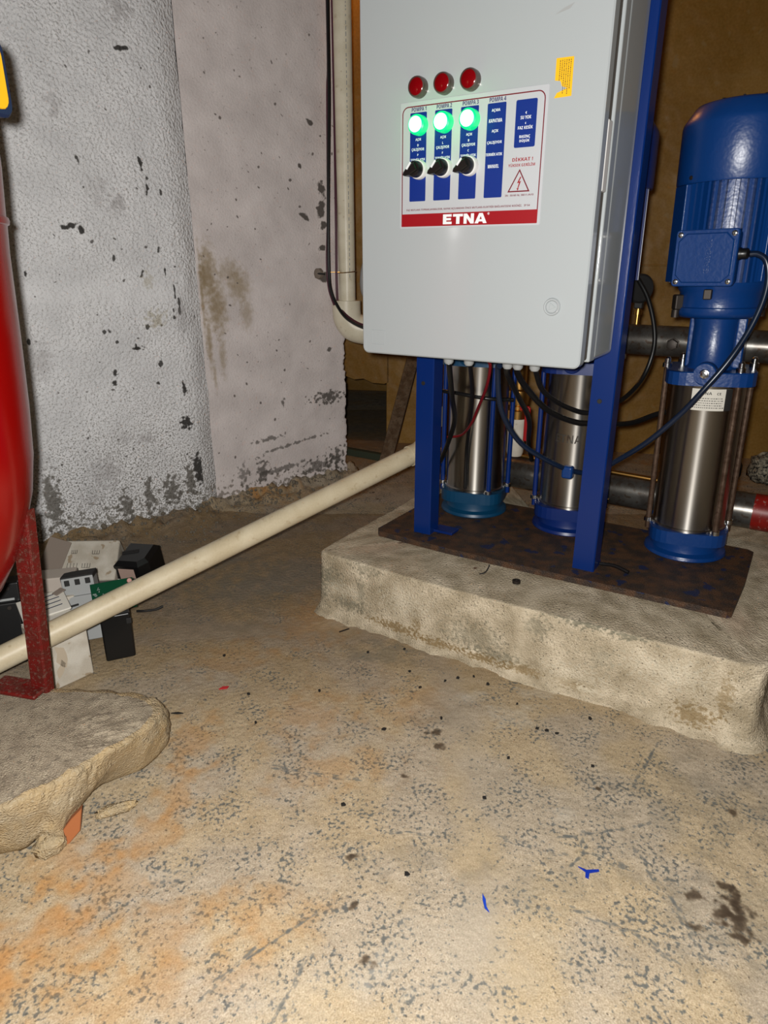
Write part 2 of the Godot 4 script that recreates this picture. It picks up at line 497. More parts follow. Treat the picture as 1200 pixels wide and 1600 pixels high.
		for s in [[0.44, 0.31, 0.07, 0.022, 0.0, 0.8], [0.40, 0.07, 0.09, 0.03, -0.05, 0.6], [0.47, 0.09, 0.04, 0.04, 0.0, 0.7], [0.17, 0.09, 0.025, 0.05, 0.0, 0.7], [0.24, 0.09, 0.10, 0.012, -0.1, 0.6], [0.30, 0.17, 0.12, 0.006, -0.12, 0.6], [0.20, 0.20, 0.06, 0.008, -0.1, 0.6], [0.45, 0.47, 0.008, 0.010, 0.5, 0.8], [0.26, 0.32, 0.006, 0.02, 0.2, 0.7], [0.10, 0.09, 0.02, 0.04, 0.0, 0.5]]:
			put.call(s[0], s[1], s[2], s[3], s[4], C(84, 80, 76), s[5], 0.5, 1.1)
		for i in 70:
			put.call(rng.randf_range(0.02, 0.49), rng.randf_range(0.1, 1.45), rng.randf_range(0.0015, 0.005), rng.randf_range(0.0015, 0.006), rng.randf_range(0, 3.0), C(92, 84, 80), 0.75, 0.4, 0.5)
	return tex(Image.create_from_data(w, h, false, Image.FORMAT_RGB8, b))

# generic two-tone mottled texture, tiled
func mottle(sz: int, sd: int, c0: Color, c1: Color, c2: Color, f1: float, f2: float, th2: int, amt2: float, grain: float) -> ImageTexture:
	var a := nbytes(sz, sz, sd, f1, 4)
	var p := nbytes(sz, sz, sd + 1, f2, 3)
	var g := nbytes(sz, sz, sd + 2, 0.3, 2)
	var b := PackedByteArray()
	b.resize(sz * sz * 3)
	var k := 0
	for q in sz * sz:
		var t := clampf((a[q] - 70) / 115.0, 0.0, 1.0)
		var gn := (g[q] - 128) * grain
		var r := lerpf(c0.r8, c1.r8, t) + gn
		var gg := lerpf(c0.g8, c1.g8, t) + gn
		var bb := lerpf(c0.b8, c1.b8, t) + gn
		if p[q] < th2:
			var m := minf((th2 - p[q]) / 14.0, 1.0) * amt2
			r = lerpf(r, c2.r8, m); gg = lerpf(gg, c2.g8, m); bb = lerpf(bb, c2.b8, m)
		b[k] = clampi(int(r), 0, 255); b[k + 1] = clampi(int(gg), 0, 255); b[k + 2] = clampi(int(bb), 0, 255)
		k += 3
	return tex(Image.create_from_data(sz, sz, false, Image.FORMAT_RGB8, b))

# plinth: x along the front (0.9 m), y = up the face (0 .. 0.20) then over the top (to 0.45)
func plinth_texture() -> ImageTexture:
	var w := 1408
	var h := 704
	var lo := nbytes(w, h, 80, 0.008, 4)
	var mi := nbytes(w, h, 81, 0.06, 3)
	var gr := nbytes(w, h, 82, 0.3, 2)
	var sp := nbytes(w, h, 83, 0.12, 1)
	var b := PackedByteArray()
	b.resize(w * h * 3)
	var k := 0
	for j in h:
		for i in w:
			var q := j * w + i
			var g := (lo[q] - 128) * 0.26 + (gr[q] - 128) * 0.26
			var r := 176.0 + g
			var gg := 163.0 + g
			var bb := 140.0 + g
			if mi[q] < 96:
				var m := minf((96 - mi[q]) / 40.0, 1.0) * 0.4
				r += (128 - r) * m; gg += (122 - gg) * m; bb += (106 - bb) * m
			if sp[q] < 30:
				var m := minf((30 - sp[q]) / 8.0, 1.0) * 0.8
				r += (60 - r) * m; gg += (54 - gg) * m; bb += (46 - bb) * m
			b[k] = clampi(int(r), 0, 255); b[k + 1] = clampi(int(gg), 0, 255); b[k + 2] = clampi(int(bb), 0, 255)
			k += 3
	var S := w / 0.9
	var put := func(x: float, y: float, rx: float, ry: float, ang: float, c: Color, am: float, soft: float, rag: float) -> void:
		blob(b, w, h, mi, x * S, y * S, rx * S, ry * S, ang, c, am, soft, rag)
	for s in [[0.04, 0.13, 0.05, 0.03, 0.5], [0.02, 0.10, 0.03, 0.05, 0.5], [0.10, 0.075, 0.06, 0.018, 0.6], [0.13, 0.11, 0.015, 0.05, 0.4], [0.14, 0.17, 0.05, 0.015, 0.35], [0.40, 0.09, 0.08, 0.04, 0.35], [0.45, 0.06, 0.07, 0.02, 0.5], [0.52, 0.15, 0.03, 0.03, 0.4], [0.60, 0.18, 0.06, 0.012, 0.75], [0.68, 0.178, 0.05, 0.010, 0.7], [0.64, 0.12, 0.03, 0.03, 0.25]]:
		put.call(s[0], s[1], s[2], s[3], 0.0, C(112, 108, 92), s[4], 0.7, 0.9)
	for s in [[0.22, 0.055, 0.08, 0.016, 0.7], [0.32, 0.05, 0.07, 0.014, 0.7], [0.42, 0.045, 0.06, 0.016, 0.7], [0.50, 0.05, 0.05, 0.016, 0.6], [0.80, 0.06, 0.04, 0.03, 0.6], [0.84, 0.11, 0.015, 0.05, 0.5], [0.27, 0.08, 0.015, 0.02, 0.5], [0.60, 0.05, 0.04, 0.02, 0.4]]:
		put.call(s[0], s[1], s[2], s[3], 0.0, C(122, 100, 66), s[4], 0.7, 0.9)
	for s in [[0.08, 0.105, 0.05, 0.025, 0.45], [0.24, 0.12, 0.08, 0.04, 0.35], [0.60, 0.07, 0.08, 0.03, 0.35], [0.75, 0.13, 0.1, 0.04, 0.35], [0.62, 0.045, 0.03, 0.012, 0.6]]:
		put.call(s[0], s[1], s[2], s[3], 0.0, C(212, 204, 184), s[4], 0.8, 0.8)
	for s in [[0.08, 0.25, 0.10, 0.05, 0.3], [0.06, 0.30, 0.06, 0.04, 0.3]]:
		put.call(s[0], s[1], s[2], s[3], 0.0, C(190, 160, 138), s[4], 0.8, 0.6)
	for s in [[0.06, 0.31, 0.010, 0.005], [0.16, 0.33, 0.02, 0.006], [0.34, 0.285, 0.008, 0.006]]:
		put.call(s[0], s[1], s[2], s[3], 0.2, C(78, 50, 34), 0.8, 0.6, 0.6)
	return tex(Image.create_from_data(w, h, false, Image.FORMAT_RGB8, b))

func make_materials() -> void:
	var hr := ltex(1024, 1024, nbytes(1024, 1024, 5, 0.035, 4))
	var hf := ltex(1024, 1024, nbytes(1024, 1024, 6, 0.12, 4))
	var hs := ltex(512, 512, nbytes(512, 512, 8, 0.03, 2))
	mats.hr = hr
	var hw := ltex(624, 1152, nbytes(624, 1152, 7, 0.12, 4))
	var hp := ltex(432, 1152, nbytes(432, 1152, 17, 0.14, 3))
	var hpl := ltex(1024, 512, nbytes(1024, 512, 18, 0.16, 4))
	mats.hf = hf
	var wmat := func(t: Texture2D, ht: Texture2D, sc: float, hsc: float, rough: float) -> StandardMaterial3D:
		var m := mat(Color.WHITE, rough, 0.0, 0.35)
		m.albedo_texture = t
		m.heightmap_enabled = true
		m.heightmap_texture = ht
		m.heightmap_scale = hsc
		m.uv1_scale = Vector3(sc, sc, sc)
		return m
	mats.floor = wmat.call(floor_texture(), hf, 1.0, 0.14, 0.85)
	mats.rough_wall = wmat.call(wall_texture(true, 624, 1152), hw, 1.0, 0.5, 0.9)
	mats.pier = wmat.call(wall_texture(false, 432, 1152), hp, 1.0, 0.09, 0.7)
	mats.plinth = wmat.call(plinth_texture(), hpl, 1.0, 0.2, 0.9)
	var tri := func(t: Texture2D, sc: float, rough: float, ht = null, hsc := 0.0) -> StandardMaterial3D:
		var m := mat(Color.WHITE, rough, 0.0, 0.4)
		m.albedo_texture = t
		m.uv1_triplanar = true
		m.uv1_scale = Vector3(sc, sc, sc)
		if ht:
			m.heightmap_enabled = true
			m.heightmap_texture = ht
			m.heightmap_scale = hsc
		return m
	mats.tri = tri
	mats.ochre = tri.call(mottle(384, 100, C(138, 102, 44), C(160, 124, 66), C(150, 128, 92), 0.006, 0.05, 52, 0.5, 0.08), 0.8, 0.4, hs, 0.3)
	mats.dull = tri.call(mottle(384, 110, C(168, 160, 148), C(190, 184, 172), C(130, 124, 112), 0.008, 0.05, 60, 0.4, 0.1), 0.7, 0.9)
	mats.rust = tri.call(mottle(640, 120, C(78, 54, 36), C(50, 40, 34), C(18, 32, 74), 0.016, 0.012, 66, 0.8, 0.26), 2.4, 0.62, hf, 0.15)
	mats.stone = tri.call(mottle(640, 130, C(164, 141, 104), C(152, 137, 112), C(186, 178, 160), 0.010, 0.08, 76, 0.5, 0.2), 2.2, 0.95, hf, 0.32)
	mats.stone_top = tri.call(mottle(512, 135, C(158, 146, 126), C(136, 124, 106), C(98, 90, 78), 0.014, 0.05, 84, 0.55, 0.26), 2.6, 0.95, hf, 0.18)
	mats.pvc = tri.call(mottle(384, 140, C(232, 224, 202), C(220, 211, 187), C(170, 148, 116), 0.01, 0.03, 44, 0.4, 0.05), 3.0, 0.35)
	mats.red_worn = tri.call(mottle(384, 150, C(104, 16, 12), C(86, 28, 20), C(104, 84, 74), 0.02, 0.06, 88, 0.75, 0.12), 5.0, 0.5, hf, 0.1)
	mats.skirt_tri = tri.call(mottle(256, 175, C(126, 118, 104), C(104, 96, 84), C(80, 74, 64), 0.03, 0.08, 80, 0.5, 0.2), 6.0, 0.95)
	mats.wood = tri.call(mottle(256, 155, C(84, 66, 48), C(104, 88, 70), C(50, 40, 30), 0.03, 0.08, 80, 0.5, 0.1), 4.0, 0.8)
	mats.steel_old = tri.call(mottle(384, 160, C(110, 108, 104), C(84, 80, 76), C(70, 48, 34), 0.012, 0.03, 76, 0.5, 0.08), 4.0, 0.3)
	mats.steel_old.metallic = 0.75
	mats.red_flaked = tri.call(mottle(256, 165, C(130, 24, 18), C(104, 18, 14), C(150, 146, 138), 0.03, 0.06, 60, 0.8, 0.05), 5.0, 0.4)
	mats.blotchy = tri.call(mottle(256, 170, C(168, 160, 140), C(120, 112, 96), C(18, 18, 18), 0.05, 0.05, 120, 1.0, 0.1), 6.0, 0.8)
	var steel := mat(C(176, 172, 166), 0.3, 1.0)
	steel.anisotropy_enabled = true
	steel.anisotropy = -0.9
	mats.steel = steel
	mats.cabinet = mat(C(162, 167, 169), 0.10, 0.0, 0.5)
	mats.gasket = mat(C(92, 86, 78), 0.7)
	mats.blue = mat(C(2, 37, 100), 0.3)
	mats.motor = mat(C(6, 50, 108), 0.33)
	mats.motor.heightmap_enabled = true
	mats.motor.heightmap_texture = hs
	mats.motor.heightmap_scale = 0.025
	mats.motor.uv1_triplanar = true
	mats.motor.uv1_scale = Vector3(6, 6, 6)
	mats.deep = mat(C(4, 34, 96), 0.35)
	mats.teal = mat(C(4, 58, 90), 0.4)
	mats.black = mat(C(16, 16, 17), 0.35)
	mats.black_matte = mat(C(20, 19, 19), 0.7)
	mats.cable_blue = mat(C(13, 26, 46), 0.3)
	mats.chrome = mat(C(200, 200, 200), 0.2, 1.0)
	mats.brass = mat(C(196, 150, 84), 0.3, 1.0)
	mats.iron = mat(C(52, 46, 42), 0.5, 0.6)
	mats.white = mat(C(214, 212, 210), 0.5)
	mats.grey_plastic = mat(C(150, 152, 152), 0.5)
	mats.panel = mat(C(176, 178, 182), 0.4)
	mats.print_blue = mat(C(4, 40, 120), 0.4)
	mats.print_navy = mat(C(14, 26, 84), 0.45)
	mats.print_red = mat(C(142, 10, 22), 0.4)
	mats.print_dark_red = mat(C(104, 10, 26), 0.45)
	mats.print_white = mat(C(222, 224, 226), 0.5)
	mats.print_black = mat(C(30, 28, 28), 0.6)
	mats.yellow = mat(C(232, 176, 16), 0.45)
	mats.navy = mat(C(20, 34, 64), 0.5)
	mats.tank = mat(C(138, 5, 4), 0.2)
	mats.red_lens = mat(C(116, 4, 10), 0.15)
	mats.bezel = mat(C(92, 78, 74), 0.25, 0.4)
	mats.red_plastic = mat(C(150, 16, 20), 0.4)
	mats.red_wire = mat(C(112, 10, 20), 0.4)
	mats.purple_wire = mat(C(74, 22, 44), 0.4)
	mats.paper = mat(C(206, 202, 192), 0.8)
	mats.paper_dirty = tri.call(mottle(256, 180, C(196, 190, 178), C(178, 170, 156), C(120, 96, 66), 0.012, 0.02, 60, 0.5, 0.06), 5.0, 0.85)
	mats.card = mat(C(128, 116, 106), 0.9)
	mats.board = mat(C(4, 58, 36), 0.75, 0.0, 0.2)
	mats.terracotta = mat(C(150, 88, 48), 0.9)
	mats.pvc_dimmed = tri.call(mottle(256, 145, C(196, 184, 158), C(184, 170, 142), C(140, 116, 84), 0.02, 0.05, 50, 0.5, 0.06), 3.0, 0.42)  # same PVC as the upright pipe, weaker flash light painted into its colour
	mats.skirt = mat(C(108, 100, 88), 0.95)
	var g := mat(C(150, 255, 205), 0.3)
	g.emission_enabled = true
	g.emission = C(150, 255, 200)
	g.emission_energy_multiplier = 3.0
	mats.green_glow = g
	var g2 := mat(C(10, 190, 110), 0.3)
	g2.emission_enabled = true
	g2.emission = C(0, 205, 120)
	g2.emission_energy_multiplier = 0.9
	mats.green_rim = g2

# ------------------------------------------------------------------ lettering
func font(bold: bool, serif := false, embolden := 0.0) -> Font:
	var f := SystemFont.new()
	f.font_names = PackedStringArray(["Droid Serif" if serif else "Droid Sans"])
	f.font_weight = 700 if bold else 400
	if embolden > 0.0:
		var fv := FontVariation.new()
		fv.base_font = f
		fv.variation_embolden = embolden
		return fv
	return f

func text_mesh(s: String, bold := true, embolden := 0.0, dep := 0.0) -> TextMesh:
	var tm := TextMesh.new()
	tm.text = s
	tm.font = font(bold, false, embolden)
	tm.font_size = 40
	tm.pixel_size = 0.001
	tm.depth = dep
	tm.curve_step = 1.0
	return tm

# lettering centred at c (local), width wd and height ht (0 keeps the proportion)
func letters(parent: Node, s: String, c: Vector3, wd: float, ht: float, m: Material, basis := Basis(), bold := true, embolden := 0.0, called := "lettering", dep := 0.0) -> void:
	var tm := text_mesh(s, bold, embolden, dep)
	var bb := tm.get_aabb()
	if bb.size.x < 1e-6:
		return
	var sx := wd / bb.size.x if wd > 0.0 else ht / bb.size.y
	var sy := ht / bb.size.y if ht > 0.0 else sx
	var mid := bb.get_center()
	var bs := basis * Basis.from_scale(Vector3(sx, sy, 1.0))
	part(called, tm, m, parent, Transform3D(bs, c - bs * Vector3(mid.x, mid.y, 0)))

# ------------------------------------------------------------------ scene
func _ready() -> void:
	rng.seed = 7
	# camera, held low and tipped down
	var cam := Camera3D.new()
	cam.name = "camera"
	cam.position = Vector3(0, 0.75, 0)
	cam.rotation_degrees = Vector3(-20.4, 0, 0)
	cam.fov = rad_to_deg(2.0 * atan(800.0 / 1055.0))
	cam.near = 0.02
	add_child(cam)
	cam.current = true
	var we := WorldEnvironment.new()
	we.name = "environment"
	var e := Environment.new()
	e.background_mode = Environment.BG_COLOR
	e.background_color = Color.BLACK
	e.tonemap_mode = Environment.TONE_MAPPER_LINEAR
	e.tonemap_exposure = 1.0
	e.sdfgi_enabled = true
	e.ssao_enabled = true
	e.ssil_enabled = true
	we.environment = e
	add_child(we)
	# the camera flash, a little left of and above the lens
	var fl := SpotLight3D.new()
	fl.name = "flash"
	fl.position = Vector3(-0.018, 0.766, 0.01)
	fl.rotation_degrees = Vector3(-16.0, 0, 0)
	fl.spot_angle = 62.0
	fl.spot_angle_attenuation = 0.45
	fl.spot_range = 12.0
	fl.spot_attenuation = 2.0
	fl.light_energy = 2.0
	fl.light_color = Color(1.0, 0.99, 0.97)
	fl.light_size = 0.01
	fl.shadow_enabled = true
	add_child(fl)
	make_materials()
	build_room()
	build_plinth()
	build_frame()
	build_cabinet()
	build_pumps()
	build_pipes()
	build_cables()
	build_tank()
	build_stones()
	build_rubbish()
	build_back_corner()
	build_scraps()

func build_room() -> void:
	var nz := FastNoiseLite.new()
	nz.seed = 3
	nz.frequency = 3.0
	var nz2 := FastNoiseLite.new()
	nz2.seed = 4
	nz2.frequency = 22.0
	# floor: fine grid where the picture looks, with the mortar fillet along the walls; coarse beyond
	var hgt := func(x: float, d: float) -> float:
		var h := nz.get_noise_2d(x, d) * 0.003 + nz2.get_noise_2d(x, d) * 0.0012
		var wa := Vector2(sin(deg_to_rad(52.0)), cos(deg_to_rad(52.0)))
		var q := Vector2(x + 0.56, d - 1.995)
		var s := q.dot(wa)
		var off := -q.dot(Vector2(-wa.y, wa.x))
		if s > 0.0:
			off += 0.03 * minf(s / 0.06, 1.0)
		if s < 0.62 and off < 0.16 and off > -0.05:
			h += 0.05 * pow(1.0 - clampf(off, 0.0, 0.16) / 0.16, 2.2) * (0.7 + 1.0 * nz2.get_noise_2d(x * 0.8, d * 0.8))
		return h
	var nx := 170
	var nd := 170
	var fm := grid(nx, nd, func(i, j): return Vector3(-1.2 + 2.5 * i / nx, hgt.call(-1.2 + 2.5 * i / nx, 0.2 + 2.6 * j / nd), -0.2 - 2.6 * j / nd),
		func(i, j): return Vector2((-1.2 + 2.5 * i / nx - FX0) / FS, (0.2 + 2.6 * j / nd - FD0) / FS), Vector3.UP)
	var fl := struct("floor", fm, mats.floor)
	var mo := M.new()
	for r in [[-3.0, -1.2, -2.6, 4.6], [1.3, 3.2, -2.6, 4.6], [-1.2, 1.3, -2.6, 0.2], [-1.2, 1.3, 2.8, 4.6]]:
		var P := [Vector3(r[0], -0.002, -r[2]), Vector3(r[1], -0.002, -r[2]), Vector3(r[1], -0.002, -r[3]), Vector3(r[0], -0.002, -r[3])]
		var U := []
		for p in P:
			U.append(Vector2((p.x - FX0) / FS, (-p.z - FD0) / FS))
		mo.quad(P[0], P[1], P[2], P[3], Vector3.UP, Vector3.UP, Vector3.UP, Vector3.UP, U[0], U[1], U[2], U[3])
	rbox(mo, T(0.1, -0.06, -1.0), Vector3(6.4, 0.1, 7.4), 0.002, 1)
	part("floor_slab", mo, mats.floor, fl)
	# left wall: thick rough block whose right corner returns to the pier behind it
	var wa := Vector3(sin(deg_to_rad(52.0)), 0, -cos(deg_to_rad(52.0)))
	var L1 := Vector3(-0.56, 0, -1.995)
	var pc := Vector3(-0.537, 0, -2.05)
	var inn := Vector3(cos(deg_to_rad(52.0)), 0, sin(deg_to_rad(52.0)))    # out of the wall, into the room
	var ns := FastNoiseLite.new()
	ns.seed = 21
	ns.frequency = 26.0
	var ns2 := FastNoiseLite.new()
	ns2.seed = 22
	ns2.frequency = 5.0
	var n1 := 190
	var n2 := 300
	var wlen := 0.95
	var ret := 0.0596
	var wl := grid(n1, n2, func(i, j):
			var s: float = wlen + ret - (wlen + ret) * i / n1     # distance back from the far end of the return
			var y: float = -0.02 + 1.75 * j / n2
			var p: Vector3
			var o: Vector3
			if s > ret:
				p = L1 - wa * (s - ret); o = inn
			else:
				p = pc.lerp(L1, s / ret); o = Vector3(0.92, 0, 0.39)
			var rb := exp(-pow((s - ret) / 0.015, 2.0)) * 0.005
			p += Vector3(-0.45, 0, -0.55) * rb
			var am := 0.0014 if s > ret else 0.001
			return p + Vector3(0, y, 0) + o * (ns.get_noise_3d(p.x, y, p.z) * am + ns2.get_noise_3d(p.x, y, p.z) * 0.007),
		func(i, j):
			var s: float = wlen + ret - (wlen + ret) * i / n1
			return Vector2((s - ret) / 0.8125, 1.0 - (-0.02 + 1.75 * j / n2) / 1.5), inn)
	var wln := struct("wall_left", wl, mats.rough_wall)
	var mb := M.new()
	var far := L1 - wa * 4.0
	mb.flat(L1 - wa * 0.94 - inn * 0.004, far - inn * 0.004, far - inn * 0.004 + Vector3(0, 2.6, 0), L1 - wa * 0.94 - inn * 0.004 + Vector3(0, 2.6, 0), inn)
	mb.flat(L1 + Vector3(0, 1.7, 0) - inn * 0.02, L1 - wa * 0.96 + Vector3(0, 1.7, 0) - inn * 0.02, L1 - wa * 0.96 + Vector3(0, 2.6, 0) - inn * 0.02, L1 + Vector3(0, 2.6, 0) - inn * 0.02, inn)
	mb.flat(L1 + Vector3(0, 1.7, 0) - inn * 0.02, pc + Vector3(-0.02, 1.7, 0), pc + Vector3(-0.02, 2.6, 0), L1 + Vector3(0, 2.6, 0) - inn * 0.02, Vector3(1, 0, 0))
	mb.flat(L1 - inn * 0.3, far - inn * 0.3, far - inn * 0.3 + Vector3(0, 2.6, 0), L1 - inn * 0.3 + Vector3(0, 2.6, 0), -inn)
	part("wall_backing", mb, mats.dull, wln)
	# the pier: smoother, stained, its right edge broken away low down
	var plen := 0.515
	var m1 := 110
	var m2 := 260
	var wp := grid(m1, m2, func(i, j):
			var y: float = -0.02 + 1.75 * j / m2
			var s: float = (plen + 0.30) * i / m1
			var chip := maxf(0.0, ns.get_noise_1d(y * 0.9 + 7.0)) * 0.02 * (1.0 if y < 0.52 else 0.25) + maxf(0.0, ns2.get_noise_1d(y * 3.0)) * 0.012
			var edge := plen - chip
			var p: Vector3
			var o := inn
			if s < plen:
				p = pc + wa * (s / plen * edge)
			else:
				p = pc + wa * edge - inn * (s - plen); o = wa
			return p + Vector3(0, y, 0) + o * (ns.get_noise_3d(p.x * 0.5, y * 0.5, p.z * 0.5) * 0.0014 + ns2.get_noise_3d(p.x, y, p.z) * 0.003),
		func(i, j): return Vector2((plen + 0.30) * i / m1 / 0.5625, 1.0 - (-0.02 + 1.75 * j / m2) / 1.5), inn)
	var wpn := struct("wall_center", wp, mats.pier)
	var mp := M.new()
	mp.flat(pc + Vector3(0, 1.7, 0), pc + wa * plen + Vector3(0, 1.7, 0), pc + wa * plen + Vector3(0, 2.6, 0), pc + Vector3(0, 2.6, 0), inn)
	mp.flat(pc + wa * plen + Vector3(0, 1.7, 0), pc + wa * plen - inn * 0.3 + Vector3(0, 1.7, 0), pc + wa * plen - inn * 0.3 + Vector3(0, 2.6, 0), pc + wa * plen + Vector3(0, 2.6, 0), wa)
	mp.flat(pc - inn * 0.3, pc + wa * plen - inn * 0.3, pc + wa * plen - inn * 0.3 + Vector3(0, 2.6, 0), pc - inn * 0.3 + Vector3(0, 2.6, 0), -inn)
	part("wall_backing", mp, mats.dull, wpn)
	# back wall: ochre, with a low opening at its left end
	var bd := Vector3(sin(deg_to_rad(100.0)), 0, -cos(deg_to_rad(100.0)))
	var b0 := Vector3(0, 0, -2.91)
	var bn := Vector3(-cos(deg_to_rad(100.0)), 0, -sin(deg_to_rad(100.0))) * -1.0
	bn = Vector3(bd.z, 0, -bd.x) * -1.0
	if bn.z < 0.0:
		bn = -bn
	var xf := Transform3D(Basis(bd, Vector3.UP, bn), b0)
	var mk := M.new()
	rbox(mk, xf * T(1.72, 1.3, -0.06), Vector3(3.42, 2.64, 0.12), 0.003, 1)
	prism(mk, xf, PackedVector2Array([Vector2(-1.3, 0.30), Vector2(-0.17, 0.285), Vector2(-0.13, 0.27), Vector2(-0.09, 0.275), Vector2(-0.05, 0.258), Vector2(0.0, 0.255), Vector2(0.02, 0.262), Vector2(0.02, 2.62), Vector2(-1.3, 2.62)]), -0.12, 0.0)
	var wb := struct("wall_back", mk, mats.ochre)
	var mc := M.new()
	rbox(mc, xf * T(0.9, 0.735, 0.002), Vector3(1.7, 0.006, 0.006), 0.002, 1)
	part("seam", mc, mats.ochre, wb)
	var mv := M.new()
	rbox(mv, xf * T(-0.6, 0.30, -1.25), Vector3(1.6, 0.6, 0.06), 0.003, 1)
	rbox(mv, xf * T(-0.6, 0.45, -0.68), Vector3(1.6, 0.06, 1.1), 0.003, 1)
	rbox(mv, xf * T(0.12, 0.30, -0.68), Vector3(0.06, 0.6, 1.1), 0.003, 1)
	rbox(mv, xf * T(-1.36, 0.30, -0.68), Vector3(0.06, 0.6, 1.1), 0.003, 1)
	part("recess", mv, mats.ochre, wb)
	for q in [["wall_right", T(2.3, 1.3, -0.6), Vector3(0.12, 2.64, 5.6)], ["wall_front", T(0.0, 1.3, 2.3), Vector3(6.0, 2.64, 0.12)], ["ceiling", T(0.0, 2.66, -0.8), Vector3(6.4, 0.12, 7.2)]]:
		var m := M.new()
		rbox(m, q[1], q[2], 0.003, 1)
		struct(q[0], m, mats.dull)
	# warm lamp high on the ochre wall, above the picture
	var lx := xf * T(-0.02, 1.92, 0.05)
	var lamp := thing("bulkhead_lamp", "round warm bulkhead lamp high on the ochre wall, above and behind the cabinet", "lamp", lx)
	var lm := M.new()
	lathe(lm, T(0, 0, -0.05, 90), [Vector2(0, 0), Vector2(0.09, 0), Vector2(0.09, 0.02), Vector2(0.08, 0.03), Vector2(0, 0.03)], 32)
	part("base", lm, mats.black_matte, lamp)
	lm = M.new()
	lathe(lm, T(0, 0, -0.02, 90), [Vector2(0.078, 0), Vector2(0.07, 0.03), Vector2(0.045, 0.052), Vector2(0.0, 0.06)], 32)
	var gm := mat(C(255, 210, 140), 0.5)
	gm.emission_enabled = true
	gm.emission = C(255, 176, 84)
	gm.emission_energy_multiplier = 4.0
	part("glass_lamp_shade", lm, gm, lamp)
	var ol := OmniLight3D.new()
	ol.name = "lamp_light"
	ol.position = Vector3(0, 0, 0.07)
	ol.light_color = Color(1.0, 0.66, 0.30)
	ol.light_energy = 0.16
	ol.light_size = 0.06
	ol.omni_range = 8.0
	ol.omni_attenuation = 2.0
	ol.shadow_enabled = true
	lamp.add_child(ol)

